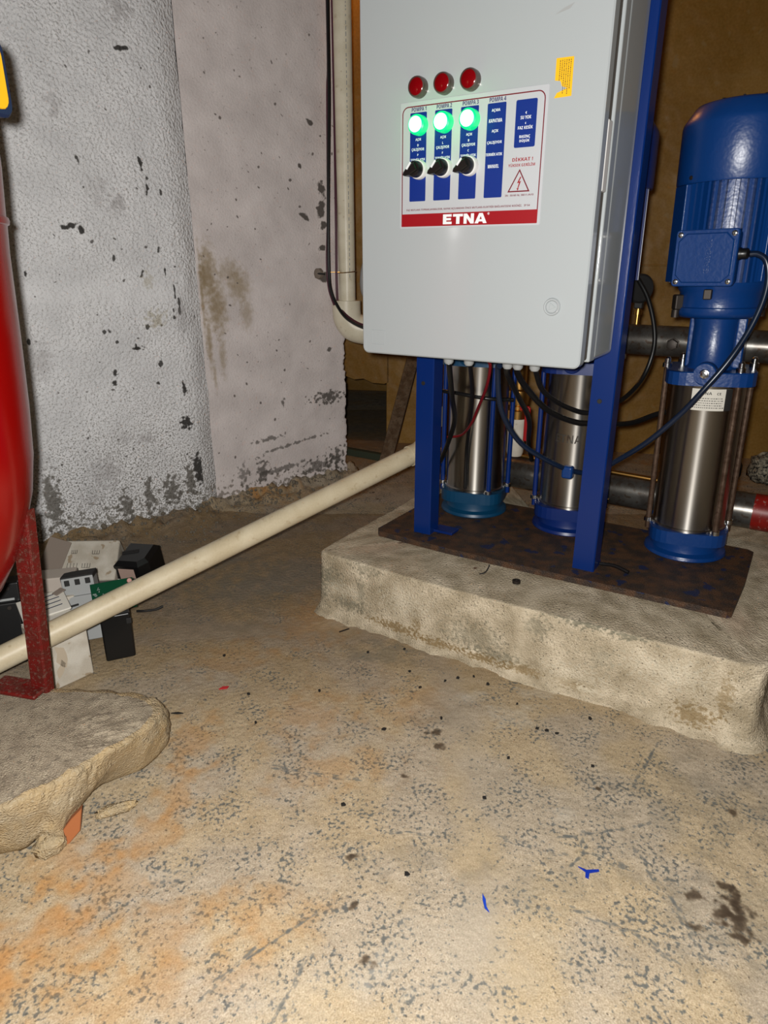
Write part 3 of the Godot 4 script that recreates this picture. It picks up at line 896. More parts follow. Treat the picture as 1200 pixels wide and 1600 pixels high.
func build_plinth() -> void:
	var nz := FastNoiseLite.new()
	nz.seed = 41
	nz.frequency = 30.0
	var nz2 := FastNoiseLite.new()
	nz2.seed = 42
	nz2.frequency = 7.0
	# outline of the top edge in pump axes, and how far the foot flares out along it
	var pth := []
	for p in [[-0.842, 1.95], [-0.847, 1.5], [-0.846, 1.2], [-0.847, 1.098], [-0.844, 1.086], [-0.832, 1.081], [-0.7, 1.074], [-0.52, 1.07], [-0.2, 1.078], [0.0, 1.084], [0.022, 1.09], [0.032, 1.11], [0.034, 1.2], [0.034, 1.95]]:
		pth.append(Vector3(p[0], 0, p[1]))
	var line := []
	for i in pth.size() - 1:
		var steps := maxi(2, int((pth[i + 1] - pth[i]).length() / 0.007))
		for k in steps:
			line.append(pth[i].lerp(pth[i + 1], float(k) / steps))
	line.append(pth[pth.size() - 1])
	var arc := PackedFloat32Array([0.0])
	for i in line.size() - 1:
		arc.append(arc[i] + (line[i + 1] - line[i]).length())
	var s0 := 0.85                      # arc length at the left front corner
	var prof := []
	for p in [[0.060, -0.004], [0.042, 0.006], [0.022, 0.018], [0.010, 0.034], [0.006, 0.055], [0.004, 0.08], [0.003, 0.105], [0.002, 0.132], [0.0015, 0.145], [-0.0015, 0.149], [-0.008, 0.1505], [-0.03, 0.1505], [-0.06, 0.151], [-0.10, 0.151], [-0.15, 0.151], [-0.20, 0.151], [-0.26, 0.151], [-0.33, 0.151], [-0.40, 0.151]]:
		prof.append(Vector2(p[0], p[1]))
	var fine := []
	for i in prof.size() - 1:
		var st := 2 if i < 12 else 3
		for k in st:
			fine.append(prof[i].lerp(prof[i + 1], float(k) / st))
	fine.append(prof[prof.size() - 1])
	var plen := PackedFloat32Array([0.0])
	for i in fine.size() - 1:
		plen.append(plen[i] + (fine[i + 1] - fine[i]).length())
	var nu := line.size() - 1
	var nv := fine.size() - 1
	var O := W3(-0.4, 0, 1.4)
	var inv := PX(-0.4, 0, 1.4).affine_inverse()
	var mesh := grid(nu, nv, func(i, j):
			var a: Vector3 = line[maxi(i - 1, 0)]
			var b: Vector3 = line[mini(i + 1, nu)]
			var t := (b - a).normalized()
			var nrm := Vector3(t.z, 0, -t.x)                # outwards (towards -w on the front)
			var p: Vector3 = line[i]
			var f: Vector2 = fine[j]
			var s: float = arc[i] - s0
			var flare := 0.6
			if f.x > 0.0:
				flare = 0.25 + 0.12 * exp(-pow((s - 0.02) / 0.08, 2.0)) + 0.35 * nz2.get_noise_1d(s * 1.6)
				if s > 0.84:
					flare = 0.5
			var off := f.x * flare
			if f.x < -0.02:
				var c := Vector3(-0.4, 0, 1.52)
				var k := clampf((-f.x - 0.02) / 0.40, 0.0, 1.0)
				p = p.lerp(Vector3(clampf(p.x, -0.5, -0.3), 0, 1.5), k)
				off = -0.02
			p += nrm * off
			var amp := 0.0014
			if f.y > 0.125 and f.y < 0.1502:
				amp = 0.0026
			if s > 0.80 and s < 1.0:
				amp *= 2.5
			var d := nz.get_noise_3d(p.x, f.y, p.z) * amp + nz2.get_noise_3d(p.x, f.y, p.z) * 0.0025
			var q := W3(p.x, f.y, p.z)
			var nn := W3(nrm.x, 0, nrm.z)
			if f.x < -0.004:
				q.y += d * 0.5
			else:
				q += nn * d
				if f.y > 0.13:
					q.y += d * 0.6
			return inv * q,
		func(i, j): return Vector2((arc[i] - s0) / 0.9, plen[j] / 0.45), Vector3(0, 0.3, 1))
	single("concrete_plinth", mesh, mats.plinth, "low stained concrete plinth with worn edges under the blue pump set", "plinth", PX(-0.4, 0, 1.4))
	var m := M.new()
	prism(m, T(0, 0, 0, -90), PackedVector2Array([Vector2(-0.375, -0.163), Vector2(-0.20, -0.170), Vector2(0.0, -0.168), Vector2(0.2, -0.163), Vector2(0.357, -0.160), Vector2(0.365, -0.152), Vector2(0.372, 0.0), Vector2(0.372, 0.16), Vector2(0.36, 0.17), Vector2(-0.37, 0.17), Vector2(-0.378, 0.16), Vector2(-0.385, -0.15)]), 0.0, 0.013, 0.002)
	single("steel_base_plate", m, mats.rust, "rusty brown steel base plate with blue paint remnants under the pumps", "base plate", PX(-0.403, 0.152, 1.385))

func build_frame() -> void:
	var u0 := -0.5
	var w0 := 1.28
	var y0 := 0.165
	var root := thing("support_frame", "blue painted angle-iron frame carrying the grey cabinet", "frame", PX(u0, y0, w0))
	for q in [[-0.707, -0.666], [-0.337, -0.294]]:
		var leg := M.new()
		var t := 0.0045
		var wd: float = q[1] - q[0]
		var poly := PackedVector2Array([Vector2(q[0], 1.262), Vector2(q[1] - 0.002, 1.262), Vector2(q[1], 1.264), Vector2(q[1], 1.262 + wd), Vector2(q[1] - t, 1.262 + wd), Vector2(q[1] - t, 1.262 + t), Vector2(q[0], 1.262 + t)])
		var pl := PackedVector2Array()
		for p in poly:
			pl.append(Vector2(p.x - u0, p.y - w0))
		prism(leg, T(0, 0, 0, -90), pl, 0.0, 1.12)
		var lg := part("leg", leg, mats.blue, root)
		for y in [0.342, 0.80]:
			var b := M.new()
			cyl(b, T((q[0] + q[1]) * 0.5 - u0 - 0.004, y, w0 - 1.2625, 90), 0.0045, 0.0016, 16, 0.0005)
			part("bolt_hole_cap", b, mats.black_matte, lg)
	for y in [0.52, 0.95]:
		var c := M.new()
		rbox(c, T(-0.5 - u0, y, w0 - 1.285), Vector3(0.34, 0.04, 0.006), 0.001, 1)
		part("crossbar", c, mats.blue, root)
	var f := M.new()
	rbox(f, T(-0.645 - u0, 0.004, w0 - 1.300), Vector3(0.05, 0.006, 0.036), 0.001, 1)
	part("foot_tab", f, mats.deep, root)
	f = M.new()
	rbox(f, T(-0.315 - u0, 0.004, w0 - 1.300), Vector3(0.04, 0.006, 0.036), 0.001, 1)
	part("foot_tab", f, mats.deep, root)

func build_cabinet() -> void:
	var u0 := -0.502
	var y0 := 0.593
	var w0 := 1.05
	var root := thing("control_cabinet", "pale grey wall cabinet with pump control buttons and lit green lamps", "cabinet", PX(u0, y0, w0))
	var H := 0.62
	# body behind, rim, gasket, door
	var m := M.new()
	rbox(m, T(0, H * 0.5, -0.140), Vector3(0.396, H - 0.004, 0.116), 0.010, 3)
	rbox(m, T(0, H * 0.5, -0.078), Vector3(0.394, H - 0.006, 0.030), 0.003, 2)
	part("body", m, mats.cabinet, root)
	m = M.new()
	rbox(m, T(0, H * 0.5, -0.046), Vector3(0.386, H - 0.012, 0.036), 0.004, 1)
	part("gasket", m, mats.gasket, root)
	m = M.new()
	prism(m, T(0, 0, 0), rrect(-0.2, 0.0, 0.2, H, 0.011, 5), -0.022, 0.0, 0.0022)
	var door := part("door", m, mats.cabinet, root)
	m = M.new()
	rbox(m, T(0.196, 0.297, -0.036), Vector3(0.008, 0.092, 0.020), 0.002, 2)
	part("hinge", m, mats.white, root)
	# lock
	m = M.new()
	lathe(m, T(0.149, 0.091, 0, 90), [Vector2(0.0, 0.0008), Vector2(0.0085, 0.0008), Vector2(0.0095, 0.003), Vector2(0.0120, 0.0036), Vector2(0.0128, 0.0022), Vector2(0.0132, 0.0)].map(func(p): return p) , 32)
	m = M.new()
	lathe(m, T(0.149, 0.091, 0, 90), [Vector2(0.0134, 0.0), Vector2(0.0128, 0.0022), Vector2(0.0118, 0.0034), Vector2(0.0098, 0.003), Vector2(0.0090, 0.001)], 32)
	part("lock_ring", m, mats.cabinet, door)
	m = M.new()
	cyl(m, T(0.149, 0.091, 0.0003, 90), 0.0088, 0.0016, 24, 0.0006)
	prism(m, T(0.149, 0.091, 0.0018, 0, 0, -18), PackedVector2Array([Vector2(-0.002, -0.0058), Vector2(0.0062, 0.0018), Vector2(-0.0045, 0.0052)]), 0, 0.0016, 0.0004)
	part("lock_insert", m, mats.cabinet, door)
	# embossed square near the bottom left corner
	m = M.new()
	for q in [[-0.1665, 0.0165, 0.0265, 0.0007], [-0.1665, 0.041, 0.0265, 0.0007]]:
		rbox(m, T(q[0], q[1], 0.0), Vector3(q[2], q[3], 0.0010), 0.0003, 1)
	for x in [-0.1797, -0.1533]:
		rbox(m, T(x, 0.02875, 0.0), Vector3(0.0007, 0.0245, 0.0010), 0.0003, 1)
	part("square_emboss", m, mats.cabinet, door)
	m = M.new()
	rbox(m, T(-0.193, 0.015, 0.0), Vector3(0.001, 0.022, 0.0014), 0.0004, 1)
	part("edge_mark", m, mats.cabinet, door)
	# scuffs
	m = M.new()
	prism(m, T(0, 0, 0), PackedVector2Array([Vector2(0.120, 0.470), Vector2(0.140, 0.474), Vector2(0.146, 0.480), Vector2(0.132, 0.476)]), 0.0, 0.0002)
	part("scuff", m, mats.grey_plastic, door)
	# yellow torn sticker with lines of small print too small to read
	m = M.new()
	prism(m, T(0, 0, 0), PackedVector2Array([Vector2(0.1265, 0.4185), Vector2(0.151, 0.4180), Vector2(0.1515, 0.3710), Vector2(0.127, 0.3705), Vector2(0.1305, 0.3765), Vector2(0.1445, 0.3812), Vector2(0.137, 0.3840), Vector2(0.1345, 0.3905), Vector2(0.1265, 0.3920)]), 0.0, 0.0005)
	var stk := part("yellow_sticker", m, mats.yellow, root)
	rng.seed = 99
	var pm := M.new()
	for row in 6:
		var x := 0.1325 + row * 0.003
		var y := 0.4155
		var lo := 0.3925 if row < 2 else 0.375 + rng.randf() * 0.01
		while y > lo:
			var ln := rng.randf_range(0.0008, 0.0026)
			rbox(pm, T(x, y - ln * 0.5, 0.0006), Vector3(0.0009, ln, 0.0003), 0.0001, 1)
			y -= ln + 0.0007
	var pr := part("small_print", pm, mats.print_black, stk)
	pr.set_meta("kind", "stuff")
	for c in [-0.177, 0.177]:
		m = M.new()
		rbox(m, T(c, 0.30, -0.2), Vector3(0.02, 0.4, 0.006), 0.001, 1)
		part("mounting_strip", m, mats.iron, root)
	build_label(root, u0, y0)
	# column positions, in the cabinet's own axes
	var cols := [-0.592 - u0, -0.548 - u0, -0.504 - u0]
	for i in 3:
		var x: float = cols[i]
		# red indicator
		m = M.new()
		lathe(m, T(x + 0.001, 1.000 - y0, 0, 90), [Vector2(0.0148, 0), Vector2(0.0148, 0.009), Vector2(0.0138, 0.0125), Vector2(0.0122, 0.0130), Vector2(0.0118, 0.011)], 36)
		var il := part("red_indicator_lamp", m, mats.grey_plastic, root)
		il.material_override = mats.get("bezel", mats.chrome)
		m = M.new()
		lathe(m, T(x + 0.001, 1.000 - y0, 0.0105, 90), [Vector2(0.0122, 0), Vector2(0.0120, 0.0015), Vector2(0.0105, 0.0026), Vector2(0.0, 0.0030)], 32)
		var ln := part("lens", m, mats.red_lens, il)
		ln.set_meta("label", "red unlit lens")
		# green lamp, on
		var gy := 0.9485 - y0
		m = M.new()
		lathe(m, T(x + 0.003, gy, 0, 90), [Vector2(0.0146, 0), Vector2(0.0146, 0.010), Vector2(0.0140, 0.0145), Vector2(0.0112, 0.0165)], 36)
		var gl := part("green_indicator_lamp", m, mats.green_rim, root)
		m = M.new()
		lathe(m, T(x + 0.003, gy, 0.0163, 90), [Vector2(0.0113, 0), Vector2(0.0109, 0.0014), Vector2(0.0085, 0.0026), Vector2(0.0, 0.0032)], 32)
		ln = part("lamp_lens", m, mats.green_glow, gl)
		ln.set_meta("label", "lit green-white lens")
		var ol := OmniLight3D.new()
		ol.name = "green_lamp_light"
		ol.position = Vector3(x + 0.003, gy, 0.027)
		ol.light_color = Color(0.0, 1.0, 0.42)
		ol.light_energy = 0.0008
		ol.light_size = 0.011
		ol.omni_range = 3.0
		ol.omni_attenuation = 2.0
		ol.shadow_enabled = true
		root.add_child(ol, true)
		# selector knob
		var ky := 0.886 - y0
		m = M.new()
		lathe(m, T(x + 0.004, ky, 0, 90), [Vector2(0.0142, 0), Vector2(0.0142, 0.0085), Vector2(0.0132, 0.0105), Vector2(0.0, 0.0105)], 36)
		var kn := part("selector_switch", m, mats.white, root)
		m = M.new()
		lathe(m, T(x + 0.003, ky, 0.0105, 90), [Vector2(0.0122, 0), Vector2(0.0118, 0.009), Vector2(0.0106, 0.0115), Vector2(0.0, 0.0120)], 32)
		var hp := PackedVector2Array([Vector2(0.008, -0.0062), Vector2(0.008, 0.0062), Vector2(-0.006, 0.0064), Vector2(-0.0155, 0.0030), Vector2(-0.0182, 0.0), Vector2(-0.0155, -0.0030), Vector2(-0.006, -0.0064)])
		prism(m, T(x + 0.002, ky, 0.0105, 0, 0, 28), hp, 0.0, 0.0155, 0.0015)
		var kb := part("knob", m, mats.black, kn)
		kb.set_meta("label", "black turning knob")
		m = M.new()
		rbox(m, T(x - 0.0025, ky + 0.0040, 0.0264, 0, 0, 52), Vector3(0.0120, 0.0030, 0.0014), 0.0004, 1)
		part("pointer_mark", m, mats.print_white, kn)
	# glands under the cabinet
	for g in [[-0.571, 0.0], [-0.53, 0.0], [-0.455, -0.005], [-0.436, -0.005], [-0.405, -0.005]]:
		m = M.new()
		lathe(m, T(g[0] - u0, 0.0, -0.09, 180), [Vector2(0.0125, -0.002), Vector2(0.0125, 0.006), Vector2(0.0095, 0.010), Vector2(0.009, 0.018), Vector2(0.006, 0.022), Vector2(0.0, 0.022)], 20)
		part("cable_gland", m, mats.grey_plastic, root)

func build_label(root: Node, u0: float, y0: float) -> void:
	var m := M.new()
	var X := func(u: float) -> float: return u - u0
	var Y := func(y: float) -> float: return y - y0
	prism(m, T(0, 0, 0), rrect(-0.6245 - u0, 0.8002 - y0, -0.3825 - u0, 0.9822 - y0, 0.002), 0.0, 0.0007, 0.0002)
	var lb := part("label_panel", m, mats.panel, root)
	lb.set_meta("label", "white printed label with blue columns and a red band")
	var z := 0.0007
	# red outline: rounded at the top, running into the band
	var outer := PackedVector2Array()
	var inner := PackedVector2Array()
	var xl: float = X.call(-0.6212)
	var xr: float = X.call(-0.3868)
	var yb: float = Y.call(0.8045)
	var yt: float = Y.call(0.9762)
	m = M.new()
	var th := 0.0016
	var ring := []
	ring.append([Vector2(xl, yb), Vector2(xl + th, yb)])
	for i in 7:
		var a := PI - PI / 2 * i / 6
		ring.append([Vector2(xl + 0.011 + cos(a) * 0.011, yt - 0.011 + sin(a) * 0.011), Vector2(xl + 0.011 + cos(a) * (0.011 - th), yt - 0.011 + sin(a) * (0.011 - th))])
	for i in 7:
		var a := PI / 2 - PI / 2 * i / 6
		ring.append([Vector2(xr - 0.011 + cos(a) * 0.011, yt - 0.011 + sin(a) * 0.011), Vector2(xr - 0.011 + cos(a) * (0.011 - th), yt - 0.011 + sin(a) * (0.011 - th))])
	ring.append([Vector2(xr, yb), Vector2(xr - th, yb)])
	for i in ring.size() - 1:
		var a: Vector2 = ring[i][0]; var b: Vector2 = ring[i + 1][0]; var c: Vector2 = ring[i + 1][1]; var d: Vector2 = ring[i][1]
		var k := z + 0.0002
		m.flat(Vector3(a.x, a.y, k), Vector3(b.x, b.y, k), Vector3(c.x, c.y, k), Vector3(d.x, d.y, k), Vector3(0, 0, 1))
	part("outline", m, mats.print_dark_red, lb)
	m = M.new()
	prism(m, T(0, 0, 0), rrect(xl, Y.call(0.8028), xr, Y.call(0.8218), 0.0008, 2), z, z + 0.00025)
	part("red_band", m, mats.print_red, lb)
	var zt := z + 0.0005
	var glyphs := {"E": [[0, 0], [0.94, 0], [0.94, 0.25], [0.36, 0.25], [0.36, 0.39], [0.86, 0.39], [0.86, 0.62], [0.36, 0.62], [0.36, 0.75], [0.92, 0.75], [0.92, 1], [0, 1]],
		"T": [[0.34, 0], [0.70, 0], [0.70, 0.74], [1.04, 0.74], [1.04, 1], [0, 1], [0, 0.74], [0.34, 0.74]],
		"N": [[0, 0], [0.32, 0], [0.32, 0.55], [0.72, 0], [1.06, 0], [1.06, 1], [0.74, 1], [0.74, 0.45], [0.34, 1], [0, 1]],
		"A": [[0, 0], [0.36, 0], [0.43, 0.18], [0.80, 0.18], [0.87, 0], [1.24, 0], [0.80, 1], [0.44, 1]]}
	var gx: float = X.call(-0.5440)
	for ch in ["E", "T", "N", "A"]:
		var gp := PackedVector2Array()
		for p in glyphs[ch]:
			gp.append(Vector2(gx + p[0] * 0.0166, Y.call(0.8050) + p[1] * 0.0146))
		m = M.new()
		prism(m, T(0, 0, 0), gp, z, z + 0.0005)
		part("lettering", m, mats.print_white, lb)
		if ch == "A":
			m = M.new()
			prism(m, T(0, 0, 0), PackedVector2Array([Vector2(gx + 0.0083, Y.call(0.8050) + 0.0058), Vector2(gx + 0.0121, Y.call(0.8050) + 0.0058), Vector2(gx + 0.0102, Y.call(0.8050) + 0.0105)]), z, z + 0.0007)
			part("lettering_counter", m, mats.print_red, lb)
		gx += {"E": 0.0178, "T": 0.0188, "N": 0.0190, "A": 0.0}[ch]
	letters(lb, "®", Vector3(X.call(-0.4655), Y.call(0.8185), zt), 0.0034, 0.0034, mats.print_white)
	var cx := [-0.592, -0.548, -0.504, -0.4605]
	for i in 4:
		m = M.new()
		prism(m, T(0, 0, 0), rrect(X.call(cx[i] - 0.0147), Y.call(0.8405), X.call(cx[i] + 0.0147), Y.call(0.9668), 0.0015, 3), z, z + 0.0002)
		part("blue_column", m, mats.print_blue, lb)
		letters(lb, "POMPA %d" % (i + 1), Vector3(X.call(cx[i] + 0.001), Y.call(0.9712), zt), 0.026, 0.0056, mats.print_navy)
	for i in 3:
		var c: float = X.call(cx[i])
		letters(lb, "AÇIK", Vector3(c + 0.0005, Y.call(0.9290), zt), 0.0100, 0.0044, mats.print_white)
		letters(lb, ["D", "L", "B"][i], Vector3(c, Y.call(0.9215), zt), 0.0, 0.0032, mats.print_white)
		letters(lb, "ÇALIŞIYOR", Vector3(c, Y.call(0.9150), zt), 0.0225, 0.0050, mats.print_white)
		letters(lb, ["P", "F", "C"][i], Vector3(c, Y.call(0.9078), zt), 0.0, 0.0030, mats.print_white)
		letters(lb, "TERMİK ATIK", Vector3(c, Y.call(0.9015), zt), 0.0260, 0.0042, mats.print_white)
	var c4: float = X.call(-0.4615)
	for q in [["AÇMA", 0.9570, 0.0135], ["KAPATMA", 0.9440, 0.0210], ["AÇIK", 0.9300, 0.0105], ["ÇALIŞIYOR", 0.9150, 0.0235], ["TERMİK ATIK", 0.9000, 0.0265], ["MANUEL", 0.8835, 0.0175]]:
		letters(lb, q[0], Vector3(c4, Y.call(q[1]), zt), q[2], 0.0047, mats.print_white)
	m = M.new()
	prism(m, T(0, 0, 0), rrect(X.call(-0.4305), Y.call(0.9055), X.call(-0.3985), Y.call(0.9668), 0.0022, 3), z, z + 0.0002)
	part("blue_column", m, mats.print_blue, lb)
	for q in [["‹", 0.9498, 0.0022, 0.0034], ["SU YOK", 0.9440, 0.0160, 0.0043], ["‹", 0.9365, 0.0018, 0.0030], ["FAZ KESİK", 0.9315, 0.0225, 0.0050], ["BASINÇ", 0.9190, 0.0165, 0.0048], ["DÜŞÜK", 0.9140, 0.0155, 0.0052]]:
		letters(lb, q[0], Vector3(X.call(-0.4145), Y.call(q[1]), zt), q[2], q[3], mats.print_white)
	letters(lb, "DİKKAT !", Vector3(X.call(-0.4155), Y.call(0.8905), zt), 0.0320, 0.0058, mats.print_red)
	letters(lb, "YÜKSEK GERİLİM", Vector3(X.call(-0.4165), Y.call(0.8830), zt), 0.0415, 0.0048, mats.print_red)
	letters(lb, "3N - 50/60 Hz, 380 V ±%10", Vector3(X.call(-0.4175), Y.call(0.8420), zt), 0.0450, 0.0030, mats.print_dark_red)
	letters(lb, "FAZ MUTLAKA TOPRAKLANMALIDIR, KAPAK AÇILMADAN ÖNCE MUTLAKA ELEKTRİK BAĞLANTISINI KESİNİZ.   IP 54", Vector3(X.call(-0.5055), Y.call(0.8278), zt), 0.212, 0.0044, mats.print_dark_red)
	# warning triangle with its bolt
	m = M.new()
	var A := Vector2(X.call(-0.4190), Y.call(0.8775))
	var B := Vector2(X.call(-0.4365), Y.call(0.8465))
	var D := Vector2(X.call(-0.4015), Y.call(0.8465))
	var cen := (A + B + D) / 3.0
	for e in [[A, B], [B, D], [D, A]]:
		var p: Vector2 = e[0]; var q: Vector2 = e[1]
		var ip := cen + (p - cen) * 0.83
		var iq := cen + (q - cen) * 0.83
		m.flat(Vector3(p.x, p.y, z + 0.0003), Vector3(q.x, q.y, z + 0.0003), Vector3(iq.x, iq.y, z + 0.0003), Vector3(ip.x, ip.y, z + 0.0003), Vector3(0, 0, 1))
	var wt := part("warning_triangle", m, mats.print_dark_red, lb)
	m = M.new()
	var bo := PackedVector2Array()
	for p in [[0.0015, 0.009], [-0.0030, 0.0005], [0.0002, 0.0012], [-0.0020, -0.0065], [-0.0032, -0.0060], [-0.0018, -0.0095], [0.0004, -0.0068], [-0.0008, -0.0066], [0.0030, 0.0035], [0.0, 0.0025], [0.0032, 0.0088]]:
		bo.append(Vector2(p[0] + cen.x, p[1] + cen.y + 0.001))
	prism(m, T(0, 0, 0), bo, z, z + 0.0003)
	part("lightning_bolt", m, mats.print_red, lb)

func bent_text(s: String, r: float, a0: float, y: float, wd: float, ht: float, bold := true) -> M:
	var tm := text_mesh(s, bold)
	var bb := tm.get_aabb()
	var arr := tm.get_mesh_arrays()
	var vs: PackedVector3Array = arr[Mesh.ARRAY_VERTEX]
	var ix = arr[Mesh.ARRAY_INDEX]
	var m := M.new()
	var id: PackedInt32Array = ix if ix != null else PackedInt32Array(range(vs.size()))
	var mid := bb.get_center()
	var sx := wd / bb.size.x
	var sy := ht / bb.size.y if ht > 0.0 else sx
	for i in range(0, id.size(), 3):
		var p := []
		var nn := []
		for k in 3:
			var q := vs[id[i + k]]
			var a := a0 + (q.x - mid.x) * sx / r
			p.append(Vector3(sin(a) * r, y + (q.y - mid.y) * sy, cos(a) * r))
			nn.append(Vector3(sin(a), 0, cos(a)))
		m.tri(p[0], p[1], p[2], nn[0], nn[1], nn[2])
	return m

# curved plate on a cylinder round y
func curved_plate(r: float, a0: float, a1: float, y0: float, y1: float) -> M:
	var m := M.new()
	var k := 14
	for i in k:
		var b0 := lerpf(a0, a1, float(i) / k)
		var b1 := lerpf(a0, a1, float(i + 1) / k)
		var d0 := Vector3(sin(b0), 0, cos(b0))
		var d1 := Vector3(sin(b1), 0, cos(b1))
		m.quad(d0 * r + Vector3(0, y0, 0), d1 * r + Vector3(0, y0, 0), d1 * r + Vector3(0, y1, 0), d0 * r + Vector3(0, y1, 0), d0, d1, d1, d0)
		m.flat(d0 * r + Vector3(0, y1, 0), d1 * r + Vector3(0, y1, 0), d1 * (r - 0.002) + Vector3(0, y1, 0), d0 * (r - 0.002) + Vector3(0, y1, 0), Vector3.UP)
		m.flat(d0 * r + Vector3(0, y0, 0), d1 * r + Vector3(0, y0, 0), d1 * (r - 0.002) + Vector3(0, y0, 0), d0 * (r - 0.002) + Vector3(0, y0, 0), Vector3.DOWN)
	return m

func make_pump(label: String, u: float, w: float, paint: Material, rod: Material, plate: bool, lean: float) -> Node3D:
	var xf := PX(u, 0.165, w)
	xf.basis = xf.basis * Basis(Vector3(0, 0, 1), deg_to_rad(lean))
	var root := thing("vertical_pump", label, "pump", xf, "")
	var m := M.new()
	# y below is measured from the base plate
	lathe(m, T(0, 0, 0), [Vector2(0, 0), Vector2(0.081, 0), Vector2(0.082, 0.002), Vector2(0.080, 0.008), Vector2(0.069, 0.013)], 48)
	part("foot", m, paint, root)
	m = M.new()
	lathe(m, T(0, 0, 0), [Vector2(0.069, 0.012), Vector2(0.067, 0.02), Vector2(0.067, 0.036)], 48)
	var ps := PackedVector2Array()
	for i in 48:
		var a := TAU * i / 48
		var d := Vector2(cos(a), sin(a))
		var k := pow(pow(absf(d.x), 3.6) + pow(absf(d.y), 3.6), -1.0 / 3.6)
		ps.append((d * k * 0.0765).rotated(deg_to_rad(12)))
	prism(m, T(0, 0.034, 0, -90), ps, 0.0, 0.027, 0.002)
	for sx in [-1, 1]:      # suction and discharge stubs
		cyl(m, T(0, 0.055 if sx < 0 else 0.05, -0.05, -90), 0.036, 0.06, 24)
	part("base_block", m, paint, root)
	m = M.new()
	lathe(m, T(0, 0, 0), [Vector2(0.0735, 0.060), Vector2(0.0735, 0.065), Vector2(0.0705, 0.067), Vector2(0.0705, 0.362), Vector2(0.072, 0.364)], 64)
	part("steel_sleeve", m, mats.steel, root)
	for a in [-68, 48, 112, 228]:
		m = M.new()
		var r := 0.0805
		var p := Vector3(sin(deg_to_rad(a)) * r, 0, cos(deg_to_rad(a)) * r)
		tube(m, [p + Vector3(0, 0.045, 0), p + Vector3(0, 0.386, 0)], 0.0056, 12)
		var rd := part("tie_rod", m, rod, root)
		for y in [0.061, 0.388]:
			m = M.new()
			lathe(m, T(p.x, y, p.z), [Vector2(0.0, 0), Vector2(0.0095, 0), Vector2(0.0095, 0.008), Vector2(0.008, 0.009), Vector2(0.0, 0.009)], 6)
			if y > 0.2:
				lathe(m, T(p.x, 0.396, p.z), [Vector2(0.006, 0), Vector2(0.006, 0.009), Vector2(0.003, 0.012), Vector2(0, 0.012)], 10)
			part("nut", m, mats.chrome, rd)
	# pump head
	m = M.new()
	ps = PackedVector2Array()
	for i in 48:
		var a := TAU * i / 48
		var d := Vector2(cos(a), sin(a))
		var k := pow(pow(absf(d.x), 4.5) + pow(absf(d.y), 4.5), -1.0 / 4.5)
		ps.append((d * k * 0.081).rotated(deg_to_rad(12)))
	prism(m, T(0, 0.362, 0, -90), ps, 0.0, 0.026, 0.002)
	cyl(m, T(0, 0.39, -0.05, -90), 0.03, 0.06, 24)
	var hd := part("pump_head", m, paint, root)
	m = M.new()
	lathe(m, T(0.002, 0.385, 0.060, 90), [Vector2(0.021, 0), Vector2(0.021, 0.024), Vector2(0.019, 0.026), Vector2(0.0095, 0.026), Vector2(0.009, 0.0235)], 36)
	part("vent_boss", m, paint, hd)
	m = M.new()
	lathe(m, T(0.002, 0.385, 0.083, 90), [Vector2(0.0085, 0), Vector2(0.0085, 0.003), Vector2(0.0066, 0.0034), Vector2(0.0062, 0.009), Vector2(0.0035, 0.0096), Vector2(0.003, 0.0075), Vector2(0, 0.0075)], 6)
	part("vent_plug", m, mats.chrome, hd)
	# lantern between the head and the motor: a part-open neck
	m = M.new()
	lathe(m, T(0, 0, 0), [Vector2(0.048, 0.386), Vector2(0.041, 0.394), Vector2(0.040, 0.47), Vector2(0.043, 0.486), Vector2(0.052, 0.490)], 40)
	rbox(m, T(0.046, 0.436, -0.012), Vector3(0.018, 0.096, 0.05), 0.004, 2)
	rbox(m, T(-0.040, 0.436, -0.014), Vector3(0.014, 0.096, 0.05), 0.004, 2)
	part("lantern", m, paint, root)
	# motor: flange bell, finned body, fan cover, terminal box
	m = M.new()
	lathe(m, T(0, 0, 0), [Vector2(0.0, 0.484), Vector2(0.068, 0.484), Vector2(0.074, 0.489), Vector2(0.076, 0.494), Vector2(0.076, 0.502), Vector2(0.073, 0.504), Vector2(0.0725, 0.53), Vector2(0.077, 0.536), Vector2(0.079, 0.548), Vector2(0.07, 0.55)], 48)
	var mt := part("motor_flange", m, paint, root)
	for a in [-62, 118]:
		m = M.new()
		rbox(m, T(sin(deg_to_rad(a)) * 0.078, 0.512, cos(deg_to_rad(a)) * 0.078, 0, a, 0), Vector3(0.022, 0.028, 0.016), 0.003, 2)
		lathe(m, T(sin(deg_to_rad(a)) * 0.08, 0.484, cos(deg_to_rad(a)) * 0.08), [Vector2(0, 0), Vector2(0.008, 0), Vector2(0.008, 0.014), Vector2(0, 0.014)], 6)
		part("flange_bolt", m, mats.iron, mt)
	m = M.new()
	var star := PackedVector2Array()
	var fins := 46
	for i in fins:
		for q in [[-0.5, 0.082], [-0.22, 0.082], [-0.16, 0.0945], [0.16, 0.0945], [0.22, 0.082]]:
			var a: float = TAU * (i + q[0]) / fins
			star.append(Vector2(cos(a), sin(a)) * q[1])
	prism(m, T(0, 0.548, 0, -90), star, 0.0, 0.172)
	var st := part("finned_motor_body", m, paint, root)
	for q in [[-60, 0.052], [58, 0.052]]:
		m = M.new()
		var a: float = deg_to_rad(q[0])
		rbox(m, T(sin(a) * 0.091, 0.632, cos(a) * 0.091, 0, q[0], 0), Vector3(q[1], 0.166, 0.016), 0.002, 2)
		part("foot_pad", m, paint, st)
	m = M.new()
